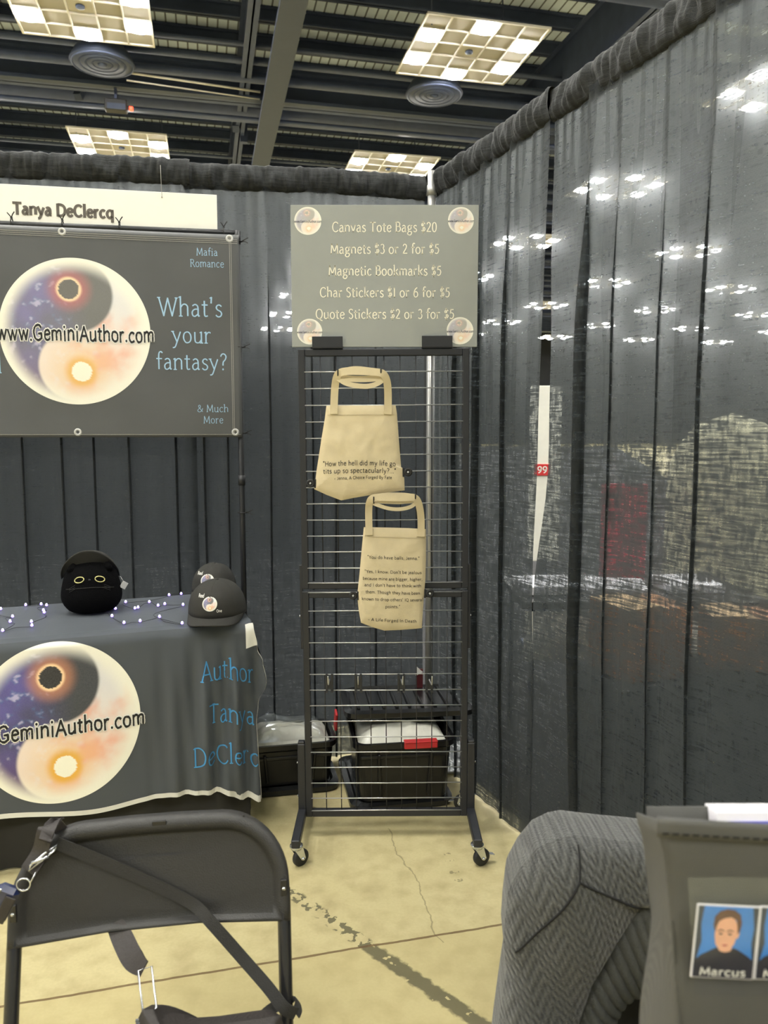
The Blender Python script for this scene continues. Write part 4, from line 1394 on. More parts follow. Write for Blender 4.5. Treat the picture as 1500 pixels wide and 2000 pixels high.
def cloth_side(u, v):
    y = -.004 + u * .52
    dr = .20 * (1 - .35 * u) + .02 * math.sin(u * 9)
    z = HT + .003 - v * dr
    x = .002 + .045 * sstep(0, 1, v) * (1 - .6 * u) + .008 * math.sin(u * 20) * v
    return Vector((x, y, z))
obj('side_drop', MB().grid(cloth_side, 30, 16), 'cloth', TC)
m = MB().grid(lambda u, v: cf(.0022)(-.026 + .014 * u + (redge(.752 - .085 * v) + .010) * u + .004, .755 - .082 * v + .006 * u), 6, 10)
obj('white_patch', m, 'white_ink', TC)
ex, ez, er, erz = -.622, .490, .2485, .262
obj('emblem', art_disc(lambda x, y: cf(.0018)(ex + x * er, ez + y * erz), 90, 200, 0.0), 'art', TC)
obj('web_address_halo', text(MB(), 'www.GeminiAuthor.com', -.925, -.360, .452, .050, cf(.0032), wt=22, rough=.5, track=5), 'white_ink', TC)
obj('web_address', text(MB(), 'www.GeminiAuthor.com', -.925, -.360, .452, .050, cf(.0044), wt=11, rough=.5, track=5), 'black_ink', TC)
for s_, a, b, y, cap in (('Author', -.176, .004, .576, .066), ('Tanya', -.152, .004, .424, .066), ('DeClerc', -.207, .014, .280, .064)):
    obj('lettering', text(MB(), s_, a, b, y, cap, lambda x, y: cf(.0022)(x, y - .030 * sstep(-.09, .02, x)), wt=7.5, serif=True, contrast=.3, track=4), 'blue', TC)

# fairy lights lying on the table
def tw(x, y, z=HT): return TO + Vector((x * .94 - y * .342, x * .342 + y * .94, z))
def fairy(label, pts, seed):
    rn = random.Random(seed)
    t = thing('fairy_light_string', label, 'string lights', TO, RZ_T, 'violet fairy lights on the table')
    path = [Vector((x, y, HT + .008)) for x, y in pts]
    full = []
    for i in range(len(path) - 1):
        a, b = path[i], path[i + 1]
        full.append(a)
        d = (b - a)
        nrm = Vector((-d.y, d.x, 0)) * rn.uniform(-.35, .35)
        full.append(a.lerp(b, .5) + nrm + Vector((0, 0, rn.uniform(0, .010))))
    full.append(path[-1])
    obj('wire', MB().tube(spline(full, 6), .0009, 5), 'thin_wire', t)
    for p in path:
        b = obj('bulb', MB().sphere((0, 0, 0), .0048, 10, 7, (1, 1, .8)), 'bulb', t, loc=p + Vector((0, 0, .004)))
        obj('glow_core', MB().sphere((0, 0, .0035), .0034, 8, 6), 'bulb_core', b)
fairy('violet fairy lights trailing between the plush cat and the caps', [(-.437, .308), (-.45, .193), (-.413, .077), (-.361, .084), (-.295, .124), (-.23, .004), (-.2, .289), (-.263, .325), (-.288, .307), (-.315, .381), (-.359, .299), (-.37, .289), (-.399, .411), (-.235, .485), (-.188, .492), (-.137, .431)], 3)
fairy('violet fairy lights on the side of the plush cat away from the caps', [(-.749, .485), (-.696, .479), (-.676, .454), (-.681, .369), (-.676, .333), (-.707, .2), (-.701, .143), (-.784, .103), (-.775, .227), (-.775, .303), (-.828, .445)], 4)

# black cat plush wearing a cap
PL = thing('plush_cat', 'round black plush cat with yellow-ringed eyes wearing a black cap', 'plush toy', tw(-.515, .325, HT + .004), math.radians(16))
def plush(u, v):
    a, b = 2 * PI * u, PI * v
    s_ = math.sin(b) ** .8
    z = -math.cos(b)
    fat = 1 + .14 * sstep(.3, -.6, z)
    flat = max(z, -.80)
    return Vector((.098 * s_ * math.cos(a) * fat, .085 * s_ * math.sin(a) * fat, .095 + .105 * flat - .004 + .002 * mnoise.noise(Vector((a, b * 4, 1)))))
obj('body', MB().grid(plush, 40, 26, True, True), 'plush', PL)
def sx_(x, z):
    for k in range(0, 200):
        y = -.12 + k * .001
        zz = (z - .091) / .105
        if abs(zz) < 1:
            b = math.acos(-zz)
            s_ = math.sin(b) ** .8 * (1 + .14 * sstep(.3, -.6, zz))
            q = 1 - (x / (.098 * s_)) ** 2
            if q > 0:
                return -.085 * s_ * math.sqrt(q)
    return -.05
for x in (-.033, .035):
    e = MB().tube([Vector((x + .0155 * math.cos(a), sx_(x + .0155 * math.cos(a), .131 + .0095 * math.sin(a)) - .002, .131 + .0095 * math.sin(a) + (.003 * math.cos(a) if x < 0 else -.003 * math.cos(a)) )) for a in [2 * PI * k / 24 for k in range(24)]], .0017, 6, closed=True)
    obj('eye', e, 'yellow', PL)
obj('nose', MB().sphere((.001, sx_(.001, .130) - .002, .131), .0045, 10, 6, (1, .5, .7)), 'grey_thread', PL)
m = MB()
for sgn in (-1, 1):
    for k in range(3):
        z = .112 - .006 * k
        m.strap([Vector((sgn * (.048 + .005 * j), sx_(sgn * (.048 + .005 * j), z - .003 * j) - .0015, z - .003 * j)) for j in range(5)], .0014, .001, (0, -1, 0))
obj('whiskers', m, 'grey_thread', PL)
m = MB().strap([Vector((-.080 + .016 * k, sx_(-.080 + .016 * k, .096 + .008 * math.sin(PI * k / 10)) - .0012, .096 + .008 * math.sin(PI * k / 10))) for k in range(11)], .0022, .0014, (0, -1, 0))
obj('seam', m, 'cap', PL)
for x in (-.055, .057):
    obj('ear', MB().lathe([(.024, 0), (.017, .014), (.004, .026), (.0005, .027)], 14, (x, -.035, .158), Matrix.Scale(.6, 3, (0, 1, 0))), 'plush', PL)

def cap_shape(t, R=.085, H=.112, bill=.075, bw=.155, tilt=.25, emblem=True, texts=True):
    n = 48
    def crown(u, v):
        a = 2 * PI * u
        b = v * PI / 2
        r = R * math.cos(b) ** .86
        front = max(0, -math.sin(a))
        z = H * math.sin(b) ** (.92 - .22 * front)
        k = 1 + .012 * abs(math.cos(3 * a)) 
        return Vector((r * .92 * math.cos(a) * k, r * 1.08 * math.sin(a) * k - .006 * front * math.sin(2 * b), z))
    cr = obj('crown', MB().grid(crown, n, 16, True, True), 'cap', t, solid=.002)
    m = MB()
    for k in range(6):
        a = 2 * PI * (k + .5) / 6 - PI / 2 + PI / 6
        m.tube([crown((a / (2 * PI)) % 1, v / 12) + Vector((0, 0, .0006)) for v in range(12)], .0012, 5)
    obj('seam', m, 'cap', cr)
    obj('button', MB().sphere((0, 0, H + .001), .0075, 12, 8, (1, 1, .5)), 'cap', t)
    def bl(u, v):
        a = PI + PI * u
        x = .92 * R * math.cos(a) * (1 - v) + bw / 2 * math.cos(a) * v
        y0 = 1.08 * R * math.sin(a)
        ln = bill * (abs(math.sin(a)) ** .55)
        y = y0 - v * ln
        z = .004 - tilt * v * ln + .018 * v * (1 - (x / (bw / 2)) ** 2) * abs(math.sin(a)) - .010 * v * (x / (bw / 2)) ** 2
        return Vector((x, y, z))
    bo = obj('bill', MB().grid(bl, 30, 8), 'cap', t, solid=.0035)
    m = MB().tube([crown(.5 + .5 * k / 30, 0) + Vector((0, -.001, .003)) for k in range(31)], .0013, 5)
    obj('sweatband_seam', m, 'rubber', bo)
    def front(x, z):
        b0 = 0
        for k in range(90):
            b = PI / 2 * k / 90
            for_a = -PI / 2 + x / R
            p = crown((for_a / (2 * PI)) % 1, k / 90)
            if p.z >= z:
                break
        return Vector((x, p.y - .0016, z))
    if emblem:
        obj('emblem', art_disc(lambda x, y: front(.0 + .025 * x, .055 + .024 * y), 14, 36, .6), 'art', t)
        m = text(MB(), 'Read', -.040, -.021, .076, .010, lambda x, y: front(x, y) - Vector((0, .0006, 0)), wt=13)
        text(m, 'One', .023, .040, .028, .009, lambda x, y: front(x, y) - Vector((0, .0006, 0)), wt=13)
        obj('lettering', m, 'white_ink', t)
CP1 = thing('baseball_cap', 'black baseball cap at the front table corner with whole emblem showing', 'cap', tw(-.100, .090, HT + .023), RZ_T - .36, 'black caps for sale')
CP1.rotation_euler[0] = math.radians(2)
cap_shape(CP1, R=.106, H=.114, bill=.064, bw=.185, tilt=.36)
CP2 = thing('baseball_cap', 'black baseball cap partly hidden behind the other cap, propped higher', 'cap', tw(-.078, .335, HT + .048), RZ_T - .40, 'black caps for sale')
cap_shape(CP2, R=.088, H=.105, bill=.07, bw=.16, tilt=.7)
t = thing('cap_box', 'dark box propping up the cap at the back of the table', 'box', tw(-.075, .38, HT + .004), RZ_T)
obj('carton', MB().box((0, 0, .021), (.11, .11, .042), bev=.003), 'rubber', t)
CP3 = thing('baseball_cap', 'black cap worn by the plush cat, bill tipped up', 'cap', tw(-.518, .385, HT + .124), math.radians(18), 'black caps for sale')
CP3.rotation_euler[0] = math.radians(-28)
cap_shape(CP3, R=.099, H=.085, bill=.055, bw=.20, tilt=-.35, emblem=False)
t = thing('swing_tag', 'small silver tag hanging from the plush cat cap', 'tag', tw(-.405, .30, HT + .098), math.radians(16))
obj('card', MB().box((0, 0, 0), (.021, .0012, .026), Matrix.Rotation(.55, 3, 'Y'), bev=.0005), 'tag', t)
obj('thread', MB().tube([(0, 0, .012), (-.012, .015, .030)], .0007, 5), 'tag', t)

# ---------------------------------------------------------------- folding chairs
PB, PTOP, HWID = .587, .752, .226
def back_y(z): return .30 * (z - PB)
def chair(label, loc, rz, sc=1.0):
    t = thing('folding_chair', label, 'chair', loc, rz, 'black folding chairs')
    def outline(inset, r0=.112):
        pts = []
        a, b0, b1 = HWID - inset, PB + inset * .30, PTOP - inset
        r = max(.02, r0 - inset)
        pts += [(-a, b0), (a, b0), (a, b1 - r)]
        for k in range(1, 13):
            q = PI / 2 * k / 12
            pts.append((a - r + r * math.cos(q), b1 - r + r * math.sin(q)))
        for k in range(0, 13):
            q = PI / 2 + PI / 2 * k / 12
            pts.append((-a + r + r * math.cos(q), b1 - r + r * math.sin(q)))
        return dense(pts, 3)
    def ringy(inset, off):
        return [(x, back_y(z) + off + .022 * (1 - (x / HWID) ** 2), z) for x, z in outline(inset)]
    m = MB()
    rings = [ringy(.06, .016), ringy(.010, .016), ringy(0, .010), ringy(0, -.006), ringy(.003, -.011), ringy(.010, -.013), ringy(.021, -.011), ringy(.025, -.002), ringy(.030, -.0015), ringy(.045, -.001), ringy(.06, -.001)]
    loft(m, rings, False, False)
    n_ = len(rings[0])
    for base in (0, (len(rings) - 1) * n_):
        idx = list(range(base, base + n_))
        m.f.append(tuple(idx if base else idx[::-1]))
        m.sm.append(True)
    m.sm = [True] * len(m.sm)
    bk = obj('backrest', m, 'chair', t)
    obj('maker_plate', MB().box((.008, back_y(.745) + .0095, .7455), (.024, .004, .009), bev=.001), 'chair_tube', bk)
    for x in (-.125, .15):
        obj('rib', MB().box((x, back_y(.743) + .0095, .743), (.003, .006, .014), bev=.001), 'chair', bk)
    for s_ in (-1, 1):
        x = s_ * (HWID - .010)
        obj('rivet_plate', MB().box((x, back_y(.64) - .012, .640), (.011, .006, .030), bev=.001), 'chair_tube', bk)
        obj('rivet', MB().lathe([(.0035, 0), (.003, .002), (.0005, .003)], 10, (x, back_y(.64) - .0150, .640), Matrix.Rotation(PI / 2, 3, 'X')), 'chrome', bk)
        lg = MB().tube(spline([(x, back_y(.63) + .006, .63), (x, .002, .59), (x, -.052, .42), (x, -.13, .18), (x, -.185, .012)], 5), .0115, 12)
        lg.lathe([(.014, -.01), (.015, .012), (.0118, .016)], 12, (x, -.186, .012))
        obj('front_leg', lg, 'chair_tube', t)
        x2 = s_ * (HWID - .034)
        lg = MB().tube([(x2, -.33, .415), (x2, -.10, .25), (x2, .16, .012)], .0105, 12)
        lg.lathe([(.013, -.01), (.014, .012), (.0108, .016)], 12, (x2, .160, .012))
        obj('rear_leg', lg, 'chair_tube', t)
    obj('stretcher', MB().tube([(-HWID + .012, -.155, .10), (HWID - .012, -.155, .10)], .008, 10), 'chair_tube', t)
    m = MB()
    st = rrect(.395, .37, .06, 6)
    loft(m, [[(x * .9, y * .9 - .255, .405) for x, y in st], [(x, y - .255, .410) for x, y in st], [(x, y - .255, .424) for x, y in st], [(x * .95, y * .95 - .255, .432) for x, y in st], [(x * .6, y * .6 - .255, .426) for x, y in st]])
    obj('seat', m, 'chair', t)
    return t
CH_O, CH_R = Vector((-.383, 1.195, 0)), math.radians(9.5)
CH = chair('black folding chair with a bag strap across its backrest', CH_O, CH_R)
CH2 = chair('black folding chair hidden under the grey knitted cardigan', Vector((.455, 1.135, 0)), math.radians(-7))
CH2.scale = (1, 1, .96)

def cw(x, y, z): return CH_O + Matrix.Rotation(CH_R, 3, 'Z') @ Vector((x, y, z))
def panel(x, z, off=.018):
    """point just in front of the chair back"""
    return Vector((x, back_y(z) + .022 * (1 - (min(1, abs(x) / HWID)) ** 2) - off, z))
BG = thing('shoulder_bag', 'small black shoulder bag with pale piping on the chair seat, strap over the chair back', 'bag', CH_O, CH_R)
bp = [(-.03, .435), (.02, .445), (.20, .440), (.212, .47), (.205, .494), (.12, .492), (.05, .496), (.024, .512), (.012, .530), (-.004, .532), (-.014, .512), (-.024, .47)]
c_ = (.09, .468)
def bagside(sg):
    vs, fs = [], []
    dp = dense(bp, 6)
    for i in range(9):
        r = i / 8
        for (x, z) in dp:
            vs.append((c_[0] + (x - c_[0]) * max(r, .002), -.105 + sg * .035 * math.sqrt(max(0, 1 - r ** 2.4)), c_[1] + (z - c_[1]) * max(r, .002)))
    n_ = len(dp)
    for i in range(8):
        for k in range(n_):
            fs.append((i * n_ + k, i * n_ + (k + 1) % n_, (i + 1) * n_ + (k + 1) % n_, (i + 1) * n_ + k))
    return MB().add(vs, fs, True)
m = bagside(-1)
b2 = bagside(1)
m.add(b2.v, b2.f, True)
obj('body', m, 'leather', BG)
obj('piping', MB().tube(spline([(.006, -.128, .500), (.03, -.134, .496), (.06, -.140, .486), (.12, -.142, .482), (.20, -.135, .484)], 6), .0024, 6).tube(spline([(.008, -.134, .490), (.03, -.138, .486), (.06, -.142, .474), (.12, -.144, .470), (.20, -.137, .472)], 6), .0018, 6), 'cloth_edge', BG)
z_ = MB()
for k in range(9):
    z_.box((-.010 + .001 * k, -.118, .525 - .006 * k), (.005, .004, .003))
obj('zip', z_, 'chrome', BG)
obj('strap_ring', MB().tube([(-.017, -.055, .560), (.004, -.055, .565), (.016, -.10, .528), (-.003, -.105, .522)], .0018, 8, closed=True), 'chrome', BG)
sp = [cw(0, 0, 0) * 0 + Vector(p) for p in ((-.158, -.010, .742), (-.150, -.012, .735))]
path = [panel(-.155, .735), panel(-.11, .712), panel(-.05, .681), panel(.01, .650), panel(.065, .620), panel(.095, .598, .030), Vector((.145, -.030, .545)), Vector((.185, -.055, .508)), Vector((.212, -.073, .480)), Vector((.231, -.070, .466))]
obj('strap', MB().strap(spline(path, 6), .0195, .0024, lambda i: (0.1, -1, .15)), 'strap', BG)
path = [Vector((.231, -.070, .466)), Vector((.236, -.048, .462)), Vector((.228, -.030, .462)), Vector((.19, -.06, .47)), Vector((.15, -.11, .475))]
obj('strap_tail', MB().strap(spline(path, 5), .0175, .0024, lambda i: (.8, .3, .5)), 'strap', BG)
path = [Vector((-.165, .010, .755)), Vector((-.160, .055, .760)), Vector((-.13, .060, .70)), Vector((-.085, .040, .62)), Vector((-.055, .010, .585)), Vector((-.030, -.03, .567)), Vector((-.008, -.055, .562))]
obj('strap_pad', MB().strap(spline(path, 6), lambda f: .020 + .014 * sstep(.5, .72, f) - .010 * sstep(.85, 1, f), .003, lambda i: (.2, -1, .3)), 'leather', BG)
path = [panel(-.195, .700, .020), panel(-.178, .726, .022), Vector((-.166, .026, .765)), Vector((-.160, .060, .762))]
obj('strap_loop', MB().strap(spline(path, 6), .030, .003, lambda i: (-.3, -1, .6)), 'leather', BG)
cl = MB().tube([panel(-.190, .712, .028), panel(-.168, .728, .030), panel(-.152, .735, .026), panel(-.156, .728, .026), panel(-.172, .718, .030), panel(-.192, .704, .028)], .0022, 8, closed=True)
cl.tube([panel(-.188, .716, .030), panel(-.163, .722, .030)], .003, 8)
obj('clasp', cl, 'chrome', BG)
FB = thing('key_fob', 'blue and black faceted fob dangling from the strap clasp on the chair back', 'key fob', cw(-.204, -.030, .686), CH_R)
FB.rotation_euler[1] = math.radians(-32)
FB.rotation_euler[1] = math.radians(28)
obj('body', MB().box((-.012, -.012, -.004), (.034, .020, .060), bev=.007), 'fob', FB)
obj('face_plate', MB().box((-.004, -.0235, -.006), (.016, .003, .044), bev=.001), 'leather', FB)
obj('silver_edge', MB().box((-.0235, -.0225, -.002), (.004, .003, .05), bev=.001), 'chrome', FB)
obj('ring', MB().tube([Vector((.004 + .010 * math.cos(a), -.012, .034 + .010 * math.sin(a))) for a in [2 * PI * k / 20 for k in range(20)]], .0014, 6, closed=True).tube([Vector((.012, -.012 + .006 * math.cos(a), .050 + .008 * math.sin(a))) for a in [2 * PI * k / 16 for k in range(16)]], .0012, 6, closed=True), 'chrome', FB)

# ---------------------------------------------------------------- grey cardigan over the second chair
CG = thing('cardigan', 'grey herringbone knitted cardigan with a ribbed collar draped over a chair back', 'cardigan', (0, 1.15, 0))
cp = [(.170, .30), (.177, .385), (.185, .459), (.191, .510), (.196, .551), (.191, .600), (.193, .645), (.197, .688), (.214, .723), (.241, .758), (.274, .775), (.301, .780), (.322, .777), (.38, .770), (.442, .764), (.52, .754), (.62, .738), (.64, .70),
      (.62, .672), (.52, .674), (.446, .675), (.412, .675), (.386, .636), (.369, .610), (.348, .572), (.328, .531), (.309, .459), (.294, .418), (.270, .30)]
cc = (.312, .702)
cdn = dense(cp, 5)
def cardy(x, z):
    r = min(1, polar_ratio(cp, cc, (x, z)))
    lump = .010 * mnoise.noise(Vector((x * 9, z * 9, 4))) + .008 * math.sin((x * .9 + z * .5) * 34)
    return -(.058 * math.sqrt(max(0, 1 - r ** 2.6))) - lump * (1 - r ** 3)
for nm, front in (('front_side', True), ('back_side', False)):
    vs, fs = [], []
    nr = 22
    for i in range(nr + 1):
        r = i / nr
        for (x, z) in cdn:
            X, Z = cc[0] + (x - cc[0]) * max(r, .002), cc[1] + (z - cc[1]) * max(r, .002)
            vs.append((X, cardy(X, Z) if front else .13 * math.sqrt(max(0, 1 - r ** 6)), Z))
    n_ = len(cdn)
    for i in range(nr):
        for k in range(n_):
            fs.append((i * n_ + k, i * n_ + (k + 1) % n_, (i + 1) * n_ + (k + 1) % n_, (i + 1) * n_ + k))
    obj(nm, MB().add(vs, fs, True), 'knit', CG)
def resample(P, n):
    P = [Vector((x, 0, z)) for x, z in P]
    P = spline([tuple(p) for p in P], 8)
    L = [0]
    for a, b in zip(P, P[1:]):
        L.append(L[-1] + (b - a).length)
    out = []
    k = 0
    for i in range(n + 1):
        s_ = L[-1] * i / n
        while k < len(P) - 2 and L[k + 1] < s_:
            k += 1
        f = (s_ - L[k]) / max(1e-9, L[k + 1] - L[k])
        out.append(P[k].lerp(P[k + 1], f))
    return out
NO = 420
oo = resample([(.62, .674), (.52, .676), (.446, .677), (.408, .672), (.384, .638), (.366, .610), (.345, .572), (.325, .531), (.306, .459), (.291, .418), (.268, .30)], NO)
ii = resample([(.62, .497), (.52, .50), (.46, .503), (.434, .506), (.412, .507), (.391, .495), (.380, .475), (.374, .459), (.362, .42), (.350, .30)], NO)
def ribs(u, v):
    k = int(round(u * NO))
    p = oo[k].lerp(ii[k], v * 1.12 - .12)
    y = .018 * sstep(.12, 0, v) - .012 - .034 * math.sin(PI * min(1, v * .9 + .1)) ** .8 + .012 * v
    y -= .0052 * abs(math.sin(u * PI * 30)) ** .7
    return Vector((p.x, y, p.z))
obj('ribbed_collar', MB().grid(ribs, NO, 14), 'rib', CG)
def shade_and_thread(u, v):
    k = int(round(u * 60)) * (NO // 60)
    p = ii[k].lerp(oo[k], .25).lerp(Vector((.50, 0, .34)), v)
    return Vector((p.x, .004 + .05 * sstep(0, .4, v), p.z))
obj('shade_and_thread', MB().grid(shade_and_thread, 60, 8), 'shade_and_thread', CG)  # black sheet stands in for the shade inside the collar opening
def onc(x, z): return Vector((x, cardy(x, z) - .0018, z))
def line(a, b, n=14): return [onc(a[0] + (b[0] - a[0]) * k / n, a[1] + (b[1] - a[1]) * k / n) for k in range(n + 1)]
sm_ = MB().tube(line((.300, .776), (.294, .738)), .0016, 6).tube(line((.294, .738), (.205, .605), 24), .0018, 6).tube(line((.294, .738), (.405, .676), 24), .0018, 6)
obj('seam', sm_, 'shade_and_thread', CG)

# ---------------------------------------------------------------- fabric stand-up pocket with printed magnets, on a near table
NT_ = thing('near_table', 'small table just below the frame under the fabric pocket holder', 'table', (.62, .50, 0))
obj('tabletop', MB().box((0, 0, .745), (.80, .44, .03), bev=.004), 'table_black', NT_)
for x in (-.36, .36):
    for y in (-.19, .19):
        obj('leg', MB().tube([(x, y, .003), (x, y, .735)], .012, 10), 'steel_grey', NT_)
OR = thing('pocket_holder', 'charcoal fabric holder with a clear pocket of portrait magnets, nearest the viewer', 'organizer', (0, .60, 0))
ZB = .762
def xl(z): return .2245 + (1.097 - z) * .118 + .004 * sstep(1.09, 1.06, z)
XR = .60
def topz(x): return 1.097 - (x - .224) * .060
def ofront(u, v):
    z0_ = ZB
    x_top = .224 + (XR - .224) * u
    z = ZB + (topz(x_top) - ZB) * v
    x = xl(z) + (XR - xl(z)) * u
    return Vector((x, -.004 * math.sin(PI * u) + .003 * mnoise.noise(Vector((x * 22, z * 22, 5))) , z))
obj('front_panel', MB().grid(ofront, 50, 40), 'nonwoven', OR, solid=.002)
def gus(u, v):
    z = ZB + (1.094 - ZB) * v
    y = .11 * u
    return Vector((xl(z) - .030 * math.sin(PI * min(1, u * 1.15)) * sstep(1.04, .86, z) + .020 * u, y, z - .05 * u * v))
obj('gusset', MB().grid(gus, 16, 24), 'nonwoven', OR, solid=.002)
def rear(u, v):
    z = ZB + (1.05 - ZB) * v
    return Vector((xl(z) + .02 + (XR - .245) * u, .11, z))
obj('back_panel', MB().grid(rear, 10, 10), 'nonwoven', OR, solid=.002)
obj('base_panel', MB().box((.43, .055, ZB + .002), (.33, .105, .003)), 'nonwoven', OR)
m = MB()
def hemstrip(zo0, zo1, yo):
    return lambda u, v: Vector((.2215 + (XR - .2215) * u, -.006 - yo, topz(.224 + (XR - .224) * u) - zo0 - (zo1 - zo0) * v))
m.grid(hemstrip(-.002, .0135, 0), 30, 3)
obj('top_hem', m, 'nonwoven', OR, solid=.0025)
m = MB()
for k in range(46):
    u = (k + .5) / 46
    x = .224 + (XR - .224) * u
    m.box((x, -.0082, topz(x) - .0100), (.005, .0008, .0011))
obj('stitching', m, 'shade_and_thread', OR)
def pocket_w(u, v):
    z = .948 + (1.051 - .948) * v
    x = .2465 + (1.05 - z) * .09 + (.345 - .2465) * u
    return Vector((x, -.0105 - .003 * math.sin(PI * u * .5) * math.sin(PI * v), z))
obj('clear_pocket', MB().grid(pocket_w, 14, 14), 'vinyl', OR)

def portrait(label, ox, oz, yoff, rot):
    t = thing('portrait_magnet', label, 'magnet', (ox, .60 - .0078 - yoff, oz), 0, 'portrait magnets in the clear pocket')
    t.rotation_euler[1] = rot
    W_, H_ = .0520, .0645
    obj('card', MB().box((W_ / 2, 0, H_ / 2), (W_, .0010, H_), bev=.0003), 'paper', t)
    bx, bz, bw, bh = .0012, .0012, W_ - .0024, H_ - .0024
    lay = [.0006]
    def poly(pts, m_, nm):
        lay[0] += .00008
        vs = [(bx + bw * u, -lay[0], bz + bh * v) for u, v in pts]
        return obj(nm, MB().add(vs, [tuple(range(len(pts)))], False), m_, t)
    def ell(cu, cv, ru, rv, n=28): return [(cu + ru * math.cos(2 * PI * k / n), cv + rv * math.sin(2 * PI * k / n)) for k in range(n)]
    poly([(0, 0), (1, 0), (1, 1), (0, 1)], 'card_blue', 'backdrop')
    poly([(0, 0), (.0, 1), (.10, 1), (.07, .75), (.10, .5), (.05, .3)], 'card_navy', 'dark_edge')
    poly([(1, 0), (1, 1), (.90, 1), (.95, .7), (.93, .5)], 'card_navy', 'dark_edge')
    poly([(.40, .32), (.60, .32), (.62, .56), (.36, .56)], 'skin', 'neck')
    poly([(0, 0), (0, .22), (.10, .31), (.30, .40), (.36, .43), (.42, .375), (.50, .36), (.58, .375), (.63, .43), (.72, .40), (.90, .31), (1, .24), (1, 0)], 'card_dark', 'shirt')
    poly([(.30, .72), (.305, .60), (.33, .48), (.40, .395), (.48, .37), (.56, .39), (.64, .48), (.675, .60), (.68, .74), (.60, .86), (.45, .88), (.34, .83)], 'skin', 'face')
    poly([(.66, .68), (.70, .70), (.715, .63), (.69, .56), (.665, .57)], 'skin', 'ear')
    poly([(.31, .64), (.27, .74), (.28, .86), (.36, .94), (.48, .97), (.60, .96), (.70, .90), (.735, .78), (.72, .68), (.68, .62), (.67, .72), (.645, .82), (.55, .86), (.44, .84), (.36, .80), (.325, .73)], 'hair', 'hair')
    for cu in (.40, .55):
        poly([(cu - .055, .665), (cu, .69), (cu + .055, .67), (cu + .055, .655), (cu, .672), (cu - .055, .65)], 'hair', 'eyebrow')
        poly(ell(cu, .625, .032, .013, 14), 'card_dark', 'eye')
    poly([(.475, .62), (.455, .54), (.475, .525), (.51, .53)], 'hair', 'nose_shadow') if False else None
    poly([(.42, .468), (.48, .478), (.55, .47), (.485, .452)], 'pink', 'mouth')
    mm = text(MB(), 'Marcus', .0065, .0445, .0035, .0068, lambda x, z: Vector((x, -lay[0] - .0001, z)), wt=11)
    obj('lettering', mm, 'white_ink', t)
    return t
portrait('portrait magnet reading Marcus, fully visible in the clear pocket', .2530, .9625, 0, math.radians(3))
portrait('portrait magnet cut off by the photo edge in the clear pocket', .3055, .9605, .0002, math.radians(2))

SP = thing('sheet_stack', 'stack of white and violet sheets sticking up out of the fabric holder', 'paper', (.378, .652, .945))
SP.rotation_euler[0] = math.radians(-20)
for k in range(5):
    obj('sheet', MB().box((0, .006 * k, .036 + .0012 * k), (.13, .0012, .16), bev=.0005), 'paper', SP)
obj('violet_sheet', MB().box((.004, -.0016, .030), (.118, .0010, .156)), 'purple', SP)

# ---------------------------------------------------------------- what stands beyond the side drape
t = thing('exhibit_board', 'tall white panel glimpsed through the slit in the side drape', 'display panel', (1.045, 5.0, 0))
obj('board', MB().box((0, 0, 1.14), (.20, .03, 1.14), bev=.003), 'panel_white', t)
obj('post', MB().box((0, 0, .30), (.05, .04, .57), bev=.003), 'steel_grey', t)
obj('foot', MB().box((0, 0, .010), (.24, .24, .018), bev=.003), 'steel_grey', t)
n_ = obj('number_sign', MB().box((-.020, -.019, .030 + 1.14), (.10, .006, .075), bev=.002), 'red', t)
obj('lettering', text(MB(), '99', -.052, .012, 1.150, .042, lambda x, y: Vector((x, -.0235, y)), wt=12), 'white_ink', n_)
t = thing('display_table', 'black-edged table with white papers beyond the side drape', 'table', (1.05, 3.30, 0))
obj('tabletop', MB().box((0, 0, .725), (1.0, .60, .03), bev=.003), 'table_black', t)
obj('front_skirt', MB().box((0, -.29, .60), (.98, .006, .20)), 'panel_white', t)
for x in (-.45, .45):
    for y in (-.25, .25):
        obj('leg', MB().tube([(x, y, .003), (x, y, .71)], .012, 8), 'steel_grey', t)
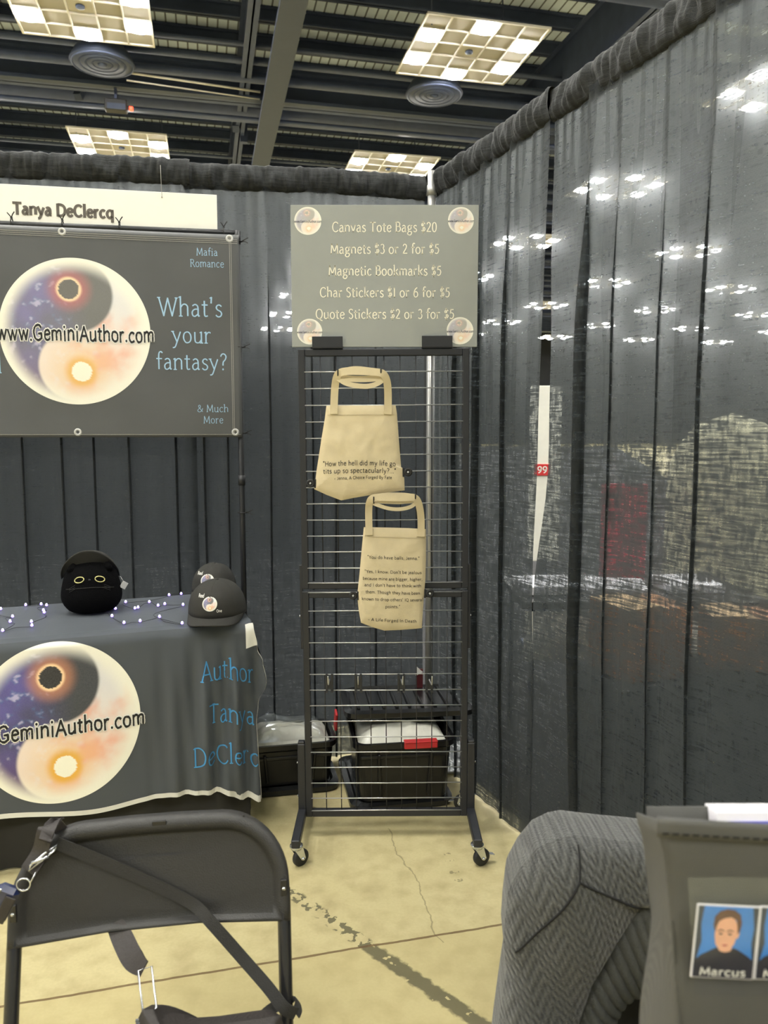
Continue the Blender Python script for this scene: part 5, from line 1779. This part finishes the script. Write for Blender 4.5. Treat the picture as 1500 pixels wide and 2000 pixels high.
for i, (x, y, a) in enumerate(((.70, 3.25, .1), (.98, 3.20, -.2), (1.30, 3.28, .05))):
    t = thing('paper_pile', ('flat white paper pile on the table seen through the slit', 'white paper pile in the middle of the table beyond the drape', 'white paper pile at the far end of the table beyond the drape')[i], 'paper', (x, y, .742), a)
    obj('sheets', MB().box((0, 0, .018), (.24, .26, .036), bev=.002), 'paper', t)
t = thing('red_folder', 'dull red upright folder standing on the table beyond the drape', 'folder', (1.08, 3.44, .742))
obj('cover', MB().box((0, 0, .22), (.20, .03, .44), bev=.004), 'pink', t)
obj('foot', MB().box((0, .03, .006), (.18, .10, .012), bev=.003), 'table_black', t)
for lab, x, y, w_, h_, top, m_, a in (('brown cardboard box on a black crate beyond the drape, nearer the slit', .93, 2.74, .27, .26, .80, 'cardboard', .3), ('smaller cardboard box on a black crate beyond the drape, nearer the viewer', 1.16, 2.45, .22, .17, .83, 'cardboard', -.2)):
    t = thing('crate', 'black crate under the ' + ('larger' if x < 1 else 'smaller') + ' cardboard box beyond the drape', 'crate', (x, y, 0), a)
    obj('body', MB().box((0, 0, (top - h_) / 2), (w_ + .06, w_ + .02, top - h_ - .004), bev=.01), 'tote', t)
    obj('rim', MB().box((0, 0, top - h_ - .02), (w_ + .075, w_ + .035, .025), bev=.005), 'tote', t)
    t = thing('cardboard_box', lab, 'box', (x, y, top - h_ + .0005), a)
    obj('carton', MB().box((0, 0, h_ / 2), (w_, w_ * .9, h_), bev=.004), m_, t)
    obj('tape', MB().box((0, 0, h_ + .0008), (.05, w_ * .9, .0012)), 'cardboard2', t)
    obj('flap', MB().box((-w_ * .25, 0, h_ + .004), (w_ * .49, w_ * .9, .004), Matrix.Rotation(-.06, 3, 'Y')), 'cardboard2', t)
t = thing('covered_stand', 'tall rounded stand under a beige cloth beyond the side drape', 'stand', (1.78, 3.95, 0))
def beige(u, v):
    a = 2 * PI * u
    r = .33 * (1 - (1 - min(1, (1 - v) * 4)) ** 2.2) ** .5 if v > .75 else .33
    r = .31 * (1 - max(0, (v - .72) / .28) ** 2.4) ** .5 + .02 * math.sin(a * 7) * (1 - v)
    return Vector((r * math.cos(a), r * math.sin(a) * .7, .01 + 1.50 * v))
obj('cloth', MB().grid(beige, 48, 30, True, True), 'beige', t)
obj('base_plate', MB().lathe([(.2, 0), (.2, .012), (.02, .016)], 24), 'table_black', t)
